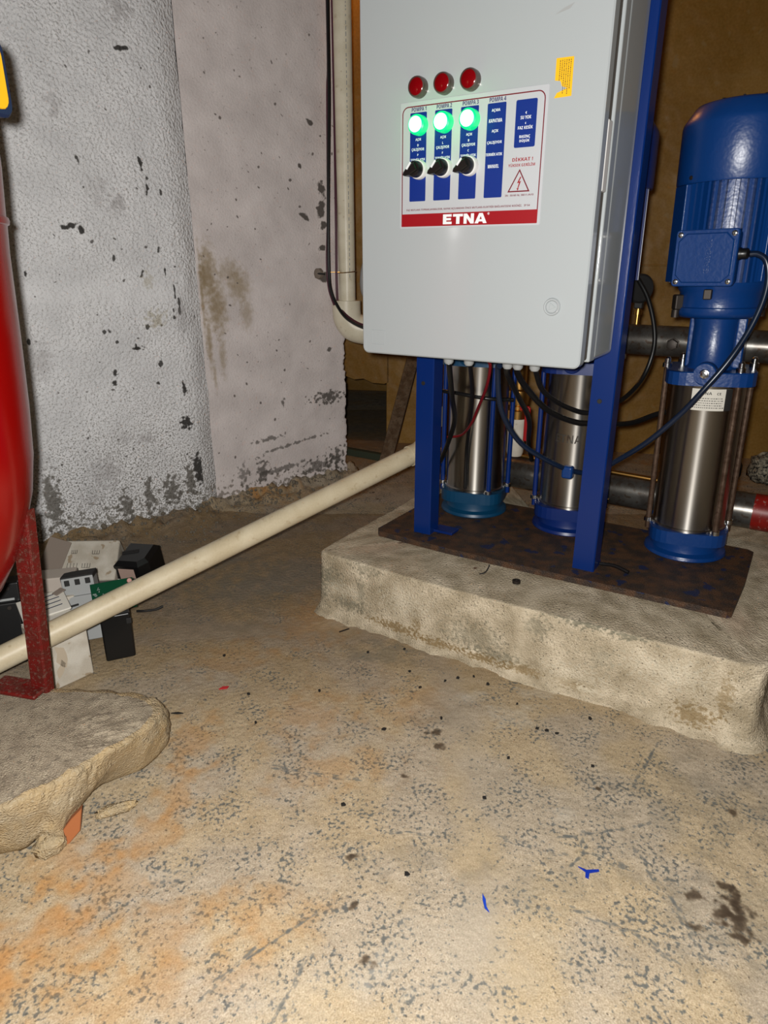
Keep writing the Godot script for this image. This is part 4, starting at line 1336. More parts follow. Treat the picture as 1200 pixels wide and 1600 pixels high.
	lathe(m, T(0, 0, 0), [Vector2(0.094, 0.715), Vector2(0.1005, 0.715), Vector2(0.102, 0.718), Vector2(0.102, 0.808), Vector2(0.1005, 0.815), Vector2(0.085, 0.838), Vector2(0.081, 0.842), Vector2(0.074, 0.844), Vector2(0.0, 0.846)], 64)
	var fc := part("fan_cover", m, paint, root)
	for k in 12:
		var a := TAU * k / 12
		m = M.new()
		rbox(m, T(sin(a) * 0.042, 0.8465, cos(a) * 0.042, 0, rad_to_deg(a), 0), Vector3(0.004, 0.001, 0.05), 0.0004, 1)
		part("grille_slot", m, mats.black_matte, fc)
	for a in [-40, 50, 140, 230]:
		m = M.new()
		lathe(m, T(sin(deg_to_rad(a)) * 0.1015, 0.724, cos(deg_to_rad(a)) * 0.1015, 90, a, 0), [Vector2(0, -0.001), Vector2(0.004, -0.001), Vector2(0.0035, 0.002), Vector2(0, 0.0025)], 10)
		part("cover_screw", m, mats.iron, fc)
	# terminal box on the front, a little to the left
	var bx := T(-0.003, 0.590, 0.0, 0, -8, 0)
	m = M.new()
	rbox(m, bx * T(0, 0, 0.098), Vector3(0.096, 0.088, 0.034), 0.006, 2)
	rbox(m, bx * T(0, 0, 0.080), Vector3(0.070, 0.070, 0.03), 0.003, 1)
	var tb := part("terminal_box", m, paint, root)
	m = M.new()
	prism(m, bx, rrect(-0.052, -0.047, 0.052, 0.047, 0.006, 4), 0.1155, 0.1245, 0.0015)
	var oc := PackedVector2Array()
	for p in [[-0.033, -0.041], [0.033, -0.041], [0.046, -0.028], [0.046, 0.028], [0.033, 0.041], [-0.033, 0.041], [-0.046, 0.028], [-0.046, -0.028]]:
		oc.append(Vector2(p[0], p[1]))
	prism(m, bx, oc, 0.1245, 0.1285, 0.002)
	part("box_lid", m, paint, tb)
	for p in [[-0.044, -0.039], [0.044, -0.039], [0.044, 0.039], [-0.044, 0.039]]:
		m = M.new()
		lathe(m, bx * T(p[0], p[1], 0.1245, 90), [Vector2(0.0048, 0), Vector2(0.0046, 0.0015), Vector2(0.003, 0.0026), Vector2(0.0012, 0.0026), Vector2(0.0010, 0.0014), Vector2(0, 0.0014)], 14)
		part("lid_screw", m, mats.chrome, tb)
	letters(tb, "GAMAK", bx * Vector3(0.006, 0.002, 0.1289), 0.056, 0.0085, paint, bx.basis * Basis(Vector3(0, 0, 1), PI / 2), true, 0.0, "embossed_lettering", 0.0024)
	m = M.new()
	lathe(m, bx * T(0.046, 0.006, 0.100, 0, 0, -90), [Vector2(0.0105, 0), Vector2(0.0105, 0.006), Vector2(0.009, 0.008), Vector2(0.009, 0.017), Vector2(0.005, 0.020), Vector2(0, 0.020)], 16)
	part("cable_gland", m, mats.black, tb)
	m = M.new()
	rbox(m, T(-0.012, 0.528, 0.080), Vector3(0.014, 0.018, 0.016), 0.002, 2)
	part("earth_lug", m, mats.iron, mt)
	if plate:
		var np := part("nameplate", curved_plate(0.0712, deg_to_rad(-14), deg_to_rad(46), 0.314, 0.3555), mats.paper, root)
		np.set_meta("label", "silver-white rating plate")
		part("dark_edge", curved_plate(0.0714, deg_to_rad(35), deg_to_rad(46), 0.314, 0.3555), mats.print_black, np)
		part("lettering", bent_text("ETNA", 0.0716, deg_to_rad(6), 0.3475, 0.022, 0.0052), mats.print_black, np)
		part("lettering", bent_text("CE", 0.0716, deg_to_rad(25), 0.3470, 0.0075, 0.0045), mats.print_black, np)
		var sp := M.new()
		rng.seed = 5
		for row in 5:
			var a := deg_to_rad(-11)
			while a < deg_to_rad(32):
				var ln := rng.randf_range(0.01, 0.05)
				var b0 := a
				var b1 := a + ln
				var y := 0.3370 - row * 0.0045
				var r := 0.0716
				var n0 := Vector3(sin(b0), 0, cos(b0))
				var n1 := Vector3(sin(b1), 0, cos(b1))
				sp.quad(n0 * r + Vector3(0, y, 0), n1 * r + Vector3(0, y, 0), n1 * r + Vector3(0, y + 0.0014, 0), n0 * r + Vector3(0, y + 0.0014, 0), n0, n1, n1, n0)
				a = b1 + 0.02
		var so := part("small_print", sp, mats.print_black, np)
		so.set_meta("kind", "stuff")
	return root

func build_pumps() -> void:
	var rusty: Material = mats.tri.call(mottle(256, 190, C(92, 74, 62), C(72, 54, 42), C(56, 38, 26), 0.03, 0.05, 90, 0.6, 0.1), 6.0, 0.5)
	rusty.metallic = 0.5
	make_pump("vertical pump with bright blue motor standing clear to the right of the cabinet", -0.162, 1.49, mats.motor, rusty, true, 1.1)
	var mid := make_pump("deep blue based stainless pump behind the right frame leg", -0.422, 1.495, mats.deep, mats.deep, false, 0.3)
	part("sleeve_lettering", bent_text("ETNA", 0.0709, deg_to_rad(4), 0.222, 0.055, 0.018), mats.steel_old, mid)
	make_pump("teal based stainless pump beside the left frame leg", -0.660, 1.485, mats.teal, mats.blue, false, 0.0)

func build_pipes() -> void:
	# manifolds behind the pumps
	var root := thing("discharge_manifold", "upper dark steel manifold pipe running behind the pump necks", "pipe", PX(-0.15, 0.585, 1.63))
	var m := M.new()
	tube(m, [Vector3(-0.72, 0, 0), Vector3(0.9, -0.004, 0)], 0.033, 28)
	part("pipe", m, mats.steel_old, root)
	for u in [-0.162, -0.422, -0.66]:
		m = M.new()
		tube(m, [Vector3(u + 0.15, -0.03, 0.10), Vector3(u + 0.15, -0.03, 0.0)], 0.026, 20)
		part("branch", m, mats.steel_old, root)
	m = M.new()
	lathe(m, T(-0.112, -0.004, 0.028, 90), [Vector2(0.014, 0), Vector2(0.014, 0.006), Vector2(0.0115, 0.007), Vector2(0.0115, 0.020), Vector2(0.009, 0.021), Vector2(0, 0.021)], 6)
	part("hex_plug", m, mats.iron, root)
	root = thing("suction_manifold", "lower steel manifold pipe with flaking red paint behind the pump feet", "pipe", PX(-0.15, 0.228, 1.63))
	m = M.new()
	tube(m, [Vector3(-0.72, 0, 0), Vector3(0.105, 0, 0)], 0.040, 28)
	part("pipe", m, mats.steel_old, root)
	m = M.new()
	tube(m, [Vector3(0.100, 0, 0), Vector3(0.9, 0, 0)], 0.0405, 28)
	part("red_painted_end", m, mats.red_flaked, root)
	for u in [-0.162, -0.422, -0.66]:
		m = M.new()
		tube(m, [Vector3(u + 0.15, -0.005, 0.09), Vector3(u + 0.15, -0.005, 0.0)], 0.032, 20)
		part("branch", m, mats.steel_old, root)
	m = M.new()
	tube(m, [W3(-0.60, 0.288, 1.585), W3(-0.23, 0.281, 1.575)], 0.006, 12)
	single("copper_tube", m, mats.brass, "thin coppery tube lying along the lower manifold", "tube")
	# gauge on the upper manifold
	root = thing("pressure_gauge", "black pressure gauge on a brass stem above the upper manifold", "gauge", PX(-0.352, 0.615, 1.63))
	m = M.new()
	lathe(m, T(-0.018, 0.078, -0.012, 90, 48), [Vector2(0.0, 0), Vector2(0.027, 0), Vector2(0.031, 0.004), Vector2(0.031, 0.030), Vector2(0.028, 0.034), Vector2(0.027, 0.030), Vector2(0, 0.030)], 36)
	part("case", m, mats.black_matte, root)
	m = M.new()
	rbox(m, T(0.0, 0.046, -0.008), Vector3(0.018, 0.022, 0.018), 0.003, 2)
	part("collar", m, mats.black_matte, root)
	m = M.new()
	cyl(m, T(0.0, 0.0, -0.008), 0.0055, 0.046, 14)
	lathe(m, T(0.0, 0.022, -0.008), [Vector2(0, 0), Vector2(0.009, 0), Vector2(0.009, 0.01), Vector2(0, 0.01)], 6)
	part("stem", m, mats.brass, root)
	# ball valve seen between the pumps
	root = thing("ball_valve", "brass ball valve with a red lever between the two rear pumps", "valve", PX(-0.595, 0.29, 1.575))
	m = M.new()
	lathe(m, T(0, 0, 0), [Vector2(0, 0.0), Vector2(0.018, 0.0), Vector2(0.021, 0.01), Vector2(0.021, 0.05), Vector2(0.023, 0.085), Vector2(0.0235, 0.095)], 24)
	part("union", m, mats.paper_dirty, root)
	m = M.new()
	lathe(m, T(0, 0, 0), [Vector2(0.0235, 0.095), Vector2(0.024, 0.115), Vector2(0.020, 0.119), Vector2(0.020, 0.126), Vector2(0.025, 0.130), Vector2(0.027, 0.147), Vector2(0.025, 0.164), Vector2(0.018, 0.168), Vector2(0.018, 0.24), Vector2(0.0, 0.24)], 24)
	part("valve_body", m, mats.brass, root)
	m = M.new()
	rbox(m, T(0.031, 0.085, 0.012), Vector3(0.014, 0.085, 0.008), 0.003, 2)
	rbox(m, T(0.022, 0.124, 0.012), Vector3(0.026, 0.012, 0.008), 0.003, 2)
	part("lever", m, mats.red_plastic, root)
	# long white pipe crossing the floor, rising to the elbow behind the left leg
	var a := Vector3(-0.78, 0.075, -0.905)
	var b := W3(-0.757, 0.322, 1.315)
	root = thing("drain_pipe", "long off-white plastic pipe slanting up from the floor to the pump frame", "pipe", Transform3D())
	m = M.new()
	tube(m, [a, a.lerp(b, 0.5), b + (b - a).normalized() * 0.02], 0.0218, 28)
	part("pipe", m, mats.pvc_dimmed, root)
	var e0: Vector3 = b + (b - a).normalized() * 0.018
	var dir := (b - a).normalized()
	m = M.new()
	var up := e0 + dir * 0.05 + Vector3(0, 0.06, 0)
	tube(m, spline([e0 - dir * 0.012, e0 + dir * 0.02, e0 + dir * 0.045 + Vector3(0, 0.018, 0), up], 8), 0.0245, 24)
	tube(m, [up + Vector3(0, -0.01, 0), up + Vector3(0, 0.035, 0)], 0.028, 24)
	part("elbow", m, mats.pvc_dimmed, root)
	m = M.new()
	tube(m, [up, up + Vector3(0, 0.16, 0)], 0.0218, 24)
	part("riser", m, mats.pvc_dimmed, root)
	# vertical pipe against the pier
	root = thing("vertical_pipe", "upright off-white plastic pipe with an elbow between the pier and the cabinet", "pipe", at(-0.117, 0, 2.255))
	m = M.new()
	tube(m, [Vector3(0, 0.60, 0), Vector3(0, 2.5, 0)], 0.0262, 28)
	part("pipe", m, mats.pvc, root)
	m = M.new()
	rng.seed = 61
	var py := 0.70
	while py < 1.75:
		var ln := rng.randf_range(0.004, 0.014)
		rbox(m, T(0.0105, py + ln * 0.5, 0.0241, 0, 24), Vector3(0.0022, ln, 0.0006), 0.0002, 1)
		py += ln + rng.randf_range(0.003, 0.010)
	var pll := part("printed_line", m, mats.grey_plastic, root)
	pll.set_meta("kind", "stuff")
	m = M.new()
	tube(m, spline([Vector3(-0.003, 0.632, 0), Vector3(-0.003, 0.60, 0), Vector3(0.001, 0.574, 0), Vector3(0.018, 0.551, 0.0), Vector3(0.05, 0.541, 0.0), Vector3(0.08, 0.540, 0.0)], 8), 0.0455, 28)
	part("elbow", m, mats.pvc, root)
	m = M.new()
	tube(m, [Vector3(0.05, 0.538, 0), Vector3(0.09, 0.536, 0)], 0.0415, 28)
	tube(m, [Vector3(0.08, 0.536, 0), Vector3(0.42, 0.534, -0.02)], 0.0275, 28)
	part("coupling", m, mats.pvc, root)
	m = M.new()
	lathe(m, T(0.0, 0.716, 0.0, 3, 0, 4), [Vector2(0.0285, 0), Vector2(0.0295, 0.0015), Vector2(0.0285, 0.003)], 32)
	rbox(m, T(-0.035, 0.717, 0.014), Vector3(0.03, 0.002, 0.002), 0.0007, 1)
	part("tie_wire", m, mats.brass, root)
	m = M.new()
	tube(m, spline([Vector3(0.062, 0.76, -0.1), Vector3(0.05, 0.71, -0.08), Vector3(0.052, 0.655, -0.08), Vector3(0.075, 0.62, -0.1)], 6), 0.011, 14)
	single("grey_hose", m, mats.grey_plastic, "short grey hose bend glimpsed between the upright pipe and the cabinet", "hose", at(-0.117, 0, 2.255))

func cable(called: String, label: String, pts: Array, r: float, m: Material, group := "") -> MeshInstance3D:
	var ps := []
	for p in pts:
		ps.append(W3(p[0], p[1], p[2]))
	var mm := M.new()
	tube(mm, spline(ps, 8), r, 12)
	return single(called, mm, m, label, "cable", Transform3D(), group)

func build_cables() -> void:
	cable("motor_cable", "thick blue-black cable looping from the cabinet to the right motor's terminal box", [[-0.47, 0.575, 1.14], [-0.477, 0.564, 1.15], [-0.478, 0.489, 1.18], [-0.459, 0.421, 1.23], [-0.418, 0.381, 1.27], [-0.372, 0.351, 1.315], [-0.332, 0.346, 1.345], [-0.299, 0.372, 1.35], [-0.242, 0.422, 1.34], [-0.192, 0.480, 1.34], [-0.156, 0.533, 1.34], [-0.125, 0.585, 1.35], [-0.103, 0.637, 1.365], [-0.091, 0.685, 1.375], [-0.090, 0.722, 1.380], [-0.098, 0.750, 1.381], [-0.112, 0.7605, 1.383], [-0.124, 0.7610, 1.384]], 0.0052, mats.cable_blue)
	var o := single("cable_tie", rbox(M.new(), T(0, 0, 0), Vector3(0.022, 0.026, 0.018), 0.005, 2), mats.motor, "small blue clip gripping the cable in front of the middle pump", "clip", PX(-0.378, 0.350, 1.306))
	cable("sensor_cable", "thin black cable curving up behind the frame to the gauge", [[-0.405, 0.575, 1.15], [-0.412, 0.563, 1.17], [-0.412, 0.522, 1.22], [-0.391, 0.482, 1.3], [-0.356, 0.464, 1.36], [-0.324, 0.477, 1.46], [-0.301, 0.514, 1.52], [-0.29, 0.569, 1.54], [-0.296, 0.618, 1.55], [-0.319, 0.677, 1.56], [-0.349, 0.719, 1.57], [-0.365, 0.735, 1.6]], 0.0048, mats.black)
	cable("black_cable", "thick black cable drooping from the cabinet past the right leg towards the back", [[-0.44, 0.575, 1.15], [-0.447, 0.56, 1.17], [-0.444, 0.529, 1.21], [-0.42, 0.479, 1.27], [-0.387, 0.446, 1.34], [-0.356, 0.434, 1.40], [-0.309, 0.421, 1.5], [-0.262, 0.437, 1.56], [-0.2, 0.45, 1.6]], 0.0058, mats.black)
	cable("black_cable", "black cable dropping straight down between the middle glands", [[-0.455, 0.575, 1.14], [-0.458, 0.56, 1.15], [-0.463, 0.51, 1.22], [-0.48, 0.44, 1.34], [-0.52, 0.36, 1.46], [-0.53, 0.30, 1.52]], 0.0052, mats.black)
	cable("black_cable", "black cable hanging beside the left frame leg", [[-0.571, 0.575, 1.14], [-0.58, 0.566, 1.16], [-0.601, 0.494, 1.22], [-0.642, 0.421, 1.32], [-0.69, 0.346, 1.385], [-0.73, 0.289, 1.43], [-0.76, 0.26, 1.47]], 0.0055, mats.black)
	cable("black_cable", "black cable wrapped across the left pump's steel sleeve", [[-0.76, 0.475, 1.45], [-0.722, 0.468, 1.405], [-0.68, 0.466, 1.40], [-0.640, 0.463, 1.40], [-0.60, 0.459, 1.41], [-0.56, 0.454, 1.45]], 0.0045, mats.black)
	cable("red_wire", "thin red wire hanging from the cabinet across the left pump", [[-0.49, 0.585, 1.13], [-0.492, 0.571, 1.15], [-0.519, 0.524, 1.2], [-0.565, 0.467, 1.27], [-0.602, 0.419, 1.32], [-0.655, 0.374, 1.385], [-0.697, 0.360, 1.40]], 0.0030, mats.red_wire)
	cable("black_cable", "black cable dropping from the second gland in front of the left pump", [[-0.53, 0.575, 1.14], [-0.535, 0.56, 1.16], [-0.57, 0.49, 1.25], [-0.625, 0.40, 1.36], [-0.648, 0.33, 1.402], [-0.649, 0.24, 1.405]], 0.0042, mats.black)
	# wires down the upright pipe, clipped to the pier
	var w := func(pts: Array, r: float) -> M:
		var ps := []
		for p in pts:
			ps.append(Vector3(p[0], p[1], -p[2]))
		var mm := M.new()
		tube(mm, spline(ps, 8), r, 10)
		return mm
	single("wall_cable", w.call([[-0.158, 2.4, 2.30], [-0.157, 1.6, 2.29], [-0.159, 1.40, 2.29], [-0.160, 1.2, 2.27], [-0.166, 1.0, 2.25], [-0.170, 0.86, 2.24], [-0.171, 0.72, 2.23], [-0.166, 0.665, 2.22], [-0.150, 0.625, 2.21], [-0.120, 0.585, 2.19], [-0.075, 0.562, 2.15], [-0.02, 0.55, 2.10]], 0.0052), mats.black, "black cable running down the pier edge and round the elbow", "cable")
	single("wall_cable", w.call([[-0.146, 2.4, 2.29], [-0.146, 1.3, 2.275], [-0.147, 0.9, 2.25], [-0.148, 0.64, 2.235], [-0.128, 0.600, 2.205], [-0.080, 0.570, 2.16], [-0.02, 0.558, 2.11]], 0.0036), mats.purple_wire, "thin purple wire running straight down beside the upright pipe", "cable")
	single("wall_cable", w.call([[-0.163, 2.4, 2.305], [-0.162, 1.4, 2.295], [-0.166, 1.2, 2.275], [-0.171, 0.9, 2.25], [-0.177, 0.75, 2.235], [-0.1725, 0.67, 2.225], [-0.156, 0.62, 2.212]], 0.0036), mats.purple_wire, "dark red wire twisted with the black cable along the pier", "cable")
	var root := thing("wall_clip", "grey wall plug and screw holding the cable to the pier", "clip", at(-0.212, 0.712, 2.29, -38))
	var m := M.new()
	lathe(m, T(0, 0, -0.01, 90), [Vector2(0.017, 0), Vector2(0.0165, 0.012), Vector2(0.010, 0.017), Vector2(0, 0.017)], 9)
	part("plug", m, mats.card, root)
	m = M.new()
	tube(m, [Vector3(0.004, 0, 0.004), Vector3(0.042, -0.001, 0.014)], 0.0028, 8)
	part("screw", m, mats.black_matte, root)

func build_tank() -> void:
	var root := thing("pressure_tank", "tall red pressure tank on angle legs at the left edge", "tank", at(-0.672, 0.1, 0.862))
	var m := M.new()
	var pr := [Vector2(0.0, 0.135), Vector2(0.045, 0.142), Vector2(0.085, 0.165), Vector2(0.115, 0.198), Vector2(0.138, 0.238), Vector2(0.160, 0.288), Vector2(0.175, 0.335), Vector2(0.185, 0.390), Vector2(0.191, 0.46), Vector2(0.196, 0.55), Vector2(0.201, 0.66), Vector2(0.204, 0.694)]
	lathe(m, T(0, 0, 0), pr, 96)
	lathe(m, T(0, 0, 0), [Vector2(0.204, 0.702), Vector2(0.209, 0.76), Vector2(0.212, 0.85), Vector2(0.212, 1.0), Vector2(0.205, 1.1), Vector2(0.18, 1.2), Vector2(0.13, 1.27), Vector2(0.06, 1.305), Vector2(0, 1.312)], 96)
	var sh := part("shell", m, mats.tank, root)
	m = M.new()
	lathe(m, T(0, 0, 0), [Vector2(0.203, 0.692), Vector2(0.2065, 0.694), Vector2(0.2075, 0.698), Vector2(0.2065, 0.702), Vector2(0.203, 0.704)], 96)
	part("weld_seam", m, mats.tank, sh)
	# three angle legs with turned-out feet; the right one stands in view
	for a in [0.0, 120.0, 240.0]:
		var fx := T(0, 0, 0, 0, a, 0)
		m = M.new()
		var base := fx * T(0.114, 0.010, -0.052, 0, -14, 0)
		# upright: broad face to the viewer, narrow flange running back
		var xf := base * T(0.008, 0.0, 0.0, 0, 0, -5.2)
		rbox(m, xf * T(0.0, 0.150, 0.0), Vector3(0.027, 0.315, 0.004), 0.0012, 1)
		rbox(m, xf * T(0.0125, 0.150, -0.008), Vector3(0.004, 0.315, 0.017), 0.0012, 1)
		var lg := part("leg", m, mats.red_worn, root)
		m = M.new()
		rbox(m, base * T(-0.024, 0.001, 0.006), Vector3(0.090, 0.007, 0.042), 0.003, 2)
		prism(m, base * T(0, 0, 0.001), PackedVector2Array([Vector2(-0.012, 0.0), Vector2(-0.012, 0.010), Vector2(-0.026, 0.002)]), -0.002, 0.002)
		part("foot_plate", m, mats.red_worn, lg)
		m = M.new()
		cyl(m, base * T(-0.028, 0.0028, 0.006), 0.006, 0.0012, 12, 0.0004)
		part("bolt_hole", m, mats.black_matte, lg)
	# yellow badge with a navy border, standing proud of the shell
	var bxf := Transform3D(Basis.from_euler(Vector3(0, deg_to_rad(78), 0)), Vector3(0.244, 0.838, 0.051))
	m = M.new()
	prism(m, bxf, rrect(-0.06, -0.039, 0.06, 0.039, 0.014, 4), -0.010, 0.0, 0.003)
	rbox(m, bxf * T(0, 0, -0.024), Vector3(0.03, 0.03, 0.036), 0.003, 1)
	var bd := part("badge", m, mats.navy, root)
	m = M.new()
	prism(m, bxf, rrect(-0.052, -0.032, 0.050, 0.032, 0.012, 4), 0.0, 0.003, 0.001)
	part("badge_face", m, mats.yellow, bd)

func loft(bottom: Array, top: Array, inner_y: float, sd: int, amp: float, r0: int, r1: int) -> ArrayMesh:
	# closed outlines [x, y, d] with matching points; rings run from underneath, up the side and over the top
	var nz := FastNoiseLite.new()
	nz.seed = sd
	nz.frequency = 24.0
	var nz2 := FastNoiseLite.new()
	nz2.seed = sd + 1
	nz2.frequency = 70.0
	var rings := []
	var ring := func(pts: Array) -> Array:
		var vs := []
		var n := pts.size()
		for i in n:
			var g := func(k): return Vector3(pts[(k + n) % n][0], pts[(k + n) % n][1], -pts[(k + n) % n][2])
			for k in 10:
				vs.append(g.call(i).cubic_interpolate(g.call(i + 1), g.call(i - 1), g.call(i + 2), k / 10.0))
		vs.append(vs[0])
		return vs
	var B: Array = ring.call(bottom)
	var Tp: Array = ring.call(top)
	var c := Vector3.ZERO
	for i in Tp.size() - 1:
		c += Tp[i] / (Tp.size() - 1)
	c.y = inner_y
	var nu := B.size() - 1
	var rows := 26
	return grid(nu, r1 - r0, func(i, jj):
			var j: int = jj + r0
			var b: Vector3 = B[i]
			var t: Vector3 = Tp[i]
			var p: Vector3
			if j <= 2:
				p = Vector3(c.x, b.y, c.z).lerp(b, [0.0, 0.8, 0.97][j])
			elif j <= 14:
				var k: float = (j - 2) / 12.0
				p = b.lerp(t, k)
				p += (Vector3(b.x, 0, b.z) - Vector3(c.x, 0, c.z)).normalized() * sin(k * PI) * 0.006
			else:
				var k: float = (j - 14) / 12.0
				p = t.lerp(c, k)
				p.y = lerpf(t.y, inner_y, 1.0 - pow(1.0 - k, 3.0))
			if j > 0 and j < rows:
				var q := Vector3(p.x - c.x, 0, p.z - c.z).normalized()
				var d := nz.get_noise_3dv(p) * amp + nz2.get_noise_3dv(p) * amp * 0.45
				if j >= 15:
					p.y += d * (0.5 if j > 15 else 0.5) * clampf((rows - j) / 6.0, 0.0, 1.0)
				else:
					p += (q * 0.8 + Vector3(0, 0.3, 0)) * d
			return p,
		func(i, j): return Vector2(i / 20.0, j / 20.0), Vector3(0, 1, 0) if r0 > 0 else Vector3(1, 0.5, 0))

func pebble(called: String, label: String, cat: String, m: Material, x: float, y: float, d: float, s: Vector3, yaw: float, sd: int, group := "") -> MeshInstance3D:
	var nz := FastNoiseLite.new()
	nz.seed = sd
	nz.frequency = 0.9
	var me := grid(14, 9, func(i, j):
			var a: float = TAU * (i % 14) / 14.0
			var b: float = PI * j / 9.0
			var q := Vector3(sin(b) * cos(a), cos(b), sin(b) * sin(a))
			var r := 1.0 + 0.45 * nz.get_noise_3dv(q * 1.4)
			if j > 0 and j < 9:
				q = Vector3(signf(q.x) * pow(absf(q.x), 0.8), signf(q.y) * pow(absf(q.y), 0.8), signf(q.z) * pow(absf(q.z), 0.8))
			return q * r * s * 0.5,
		func(i, j): return Vector2(i / 14.0, j / 9.0), Vector3(cos(PI), 0, 0))
	return single(called, me, m, label, cat, at(x, y, d, yaw), group)

func build_stones() -> void:
	var bot := [[-0.88, 0.0, 0.63], [-0.64, 0.004, 0.66], [-0.513, 0.004, 0.687], [-0.486, 0.006, 0.693], [-0.462, 0.020, 0.704], [-0.444, 0.008, 0.709], [-0.436, 0.014, 0.735], [-0.428, 0.021, 0.762], [-0.422, 0.020, 0.795], [-0.400, 0.014, 0.822], [-0.372, 0.010, 0.846], [-0.356, 0.011, 0.880], [-0.350, 0.014, 0.908], [-0.372, 0.020, 0.945], [-0.43, 0.008, 0.975], [-0.60, 0.0, 0.99], [-0.88, 0.0, 1.0]]
	var top := [[-0.88, 0.106, 0.60], [-0.62, 0.106, 0.632], [-0.495, 0.106, 0.660], [-0.462, 0.106, 0.682], [-0.444, 0.106, 0.700], [-0.430, 0.105, 0.716], [-0.415, 0.105, 0.735], [-0.402, 0.104, 0.753], [-0.388, 0.103, 0.772], [-0.374, 0.101, 0.792], [-0.359, 0.099, 0.818], [-0.348, 0.096, 0.846], [-0.346, 0.094, 0.878], [-0.366, 0.095, 0.904], [-0.42, 0.098, 0.922], [-0.55, 0.102, 0.925], [-0.88, 0.104, 0.93]]
	var slab := thing("stone_slab", "broken pale concrete slab carrying the red tank's foot", "slab")
	part("broken_side", loft(bot, top, 0.108, 51, 0.009, 0, 15), mats.stone, slab)
	part("dusty_top", loft(bot, top, 0.108, 51, 0.009, 15, 26), mats.stone_top, slab)
	var m := M.new()
	prism(m, T(0, 0, 0), PackedVector2Array([Vector2(-0.014, 0.0), Vector2(0.004, -0.004), Vector2(0.018, 0.018), Vector2(0.016, 0.050), Vector2(0.004, 0.034)]), -0.012, 0.0, 0.001)
	single("tile_shard", m, mats.terracotta, "orange-brown tile shard wedged upright under the slab's edge", "shard", at(-0.438, 0.002, 0.708, 18, -14, -14))
	pebble("stone", "pale wedge-shaped stone propping the front of the slab", "stone", mats.stone, -0.452, 0.011, 0.700, Vector3(0.040, 0.030, 0.034), 20, 3)
	pebble("stone", "small flat grey stone sliver lying before the slab", "stone", mats.stone, -0.388, 0.007, 0.765, Vector3(0.058, 0.014, 0.018), 28, 4)
	# loose mortar along the foot of the walls: nobody could count it
	var mm := MultiMesh.new()
	mm.transform_format = MultiMesh.TRANSFORM_3D
	var bb := M.new()
	rbox(bb, T(0, 0, 0), Vector3(1, 0.7, 0.8), 0.3, 1)
	mm.mesh = bb.mesh()
	var tr := []
	rng.seed = 31
	var wa := Vector3(sin(deg_to_rad(52.0)), 0, -cos(deg_to_rad(52.0)))
	for i in 420:
		var s := rng.randf_range(-0.45, 0.55)
		var off := pow(rng.randf(), 1.8) * 0.2 + 0.01
		var p := Vector3(-0.56, 0, -1.995) + wa * s + Vector3(wa.z, 0, -wa.x) * -off
		if s > 0.0:
			p = Vector3(-0.537, 0, -2.05) + wa * s + Vector3(wa.z, 0, -wa.x) * -off
		var sz := rng.randf_range(0.003, 0.012) * (1.0 - off * 2.2)
		if rng.randf() < 0.06:
			sz *= 1.7
		tr.append(Transform3D(Basis.from_euler(Vector3(rng.randf() * 6, rng.randf() * 6, rng.randf() * 6)).scaled(Vector3.ONE * sz), p + Vector3(0, 0.045 * pow(1.0 - clampf(off, 0.0, 0.16) / 0.16, 2.2), 0)))
	mm.instance_count = tr.size()
	for i in tr.size():
		mm.set_instance_transform(i, tr[i])
	var mi := MultiMeshInstance3D.new()
	mi.name = "mortar_crumbs"
	mi.multimesh = mm
	mi.material_override = mats.skirt_tri
	tag(mi, "loose crumbs of mortar along the foot of the walls", "rubble")
	mi.set_meta("kind", "stuff")
	add_child(mi)

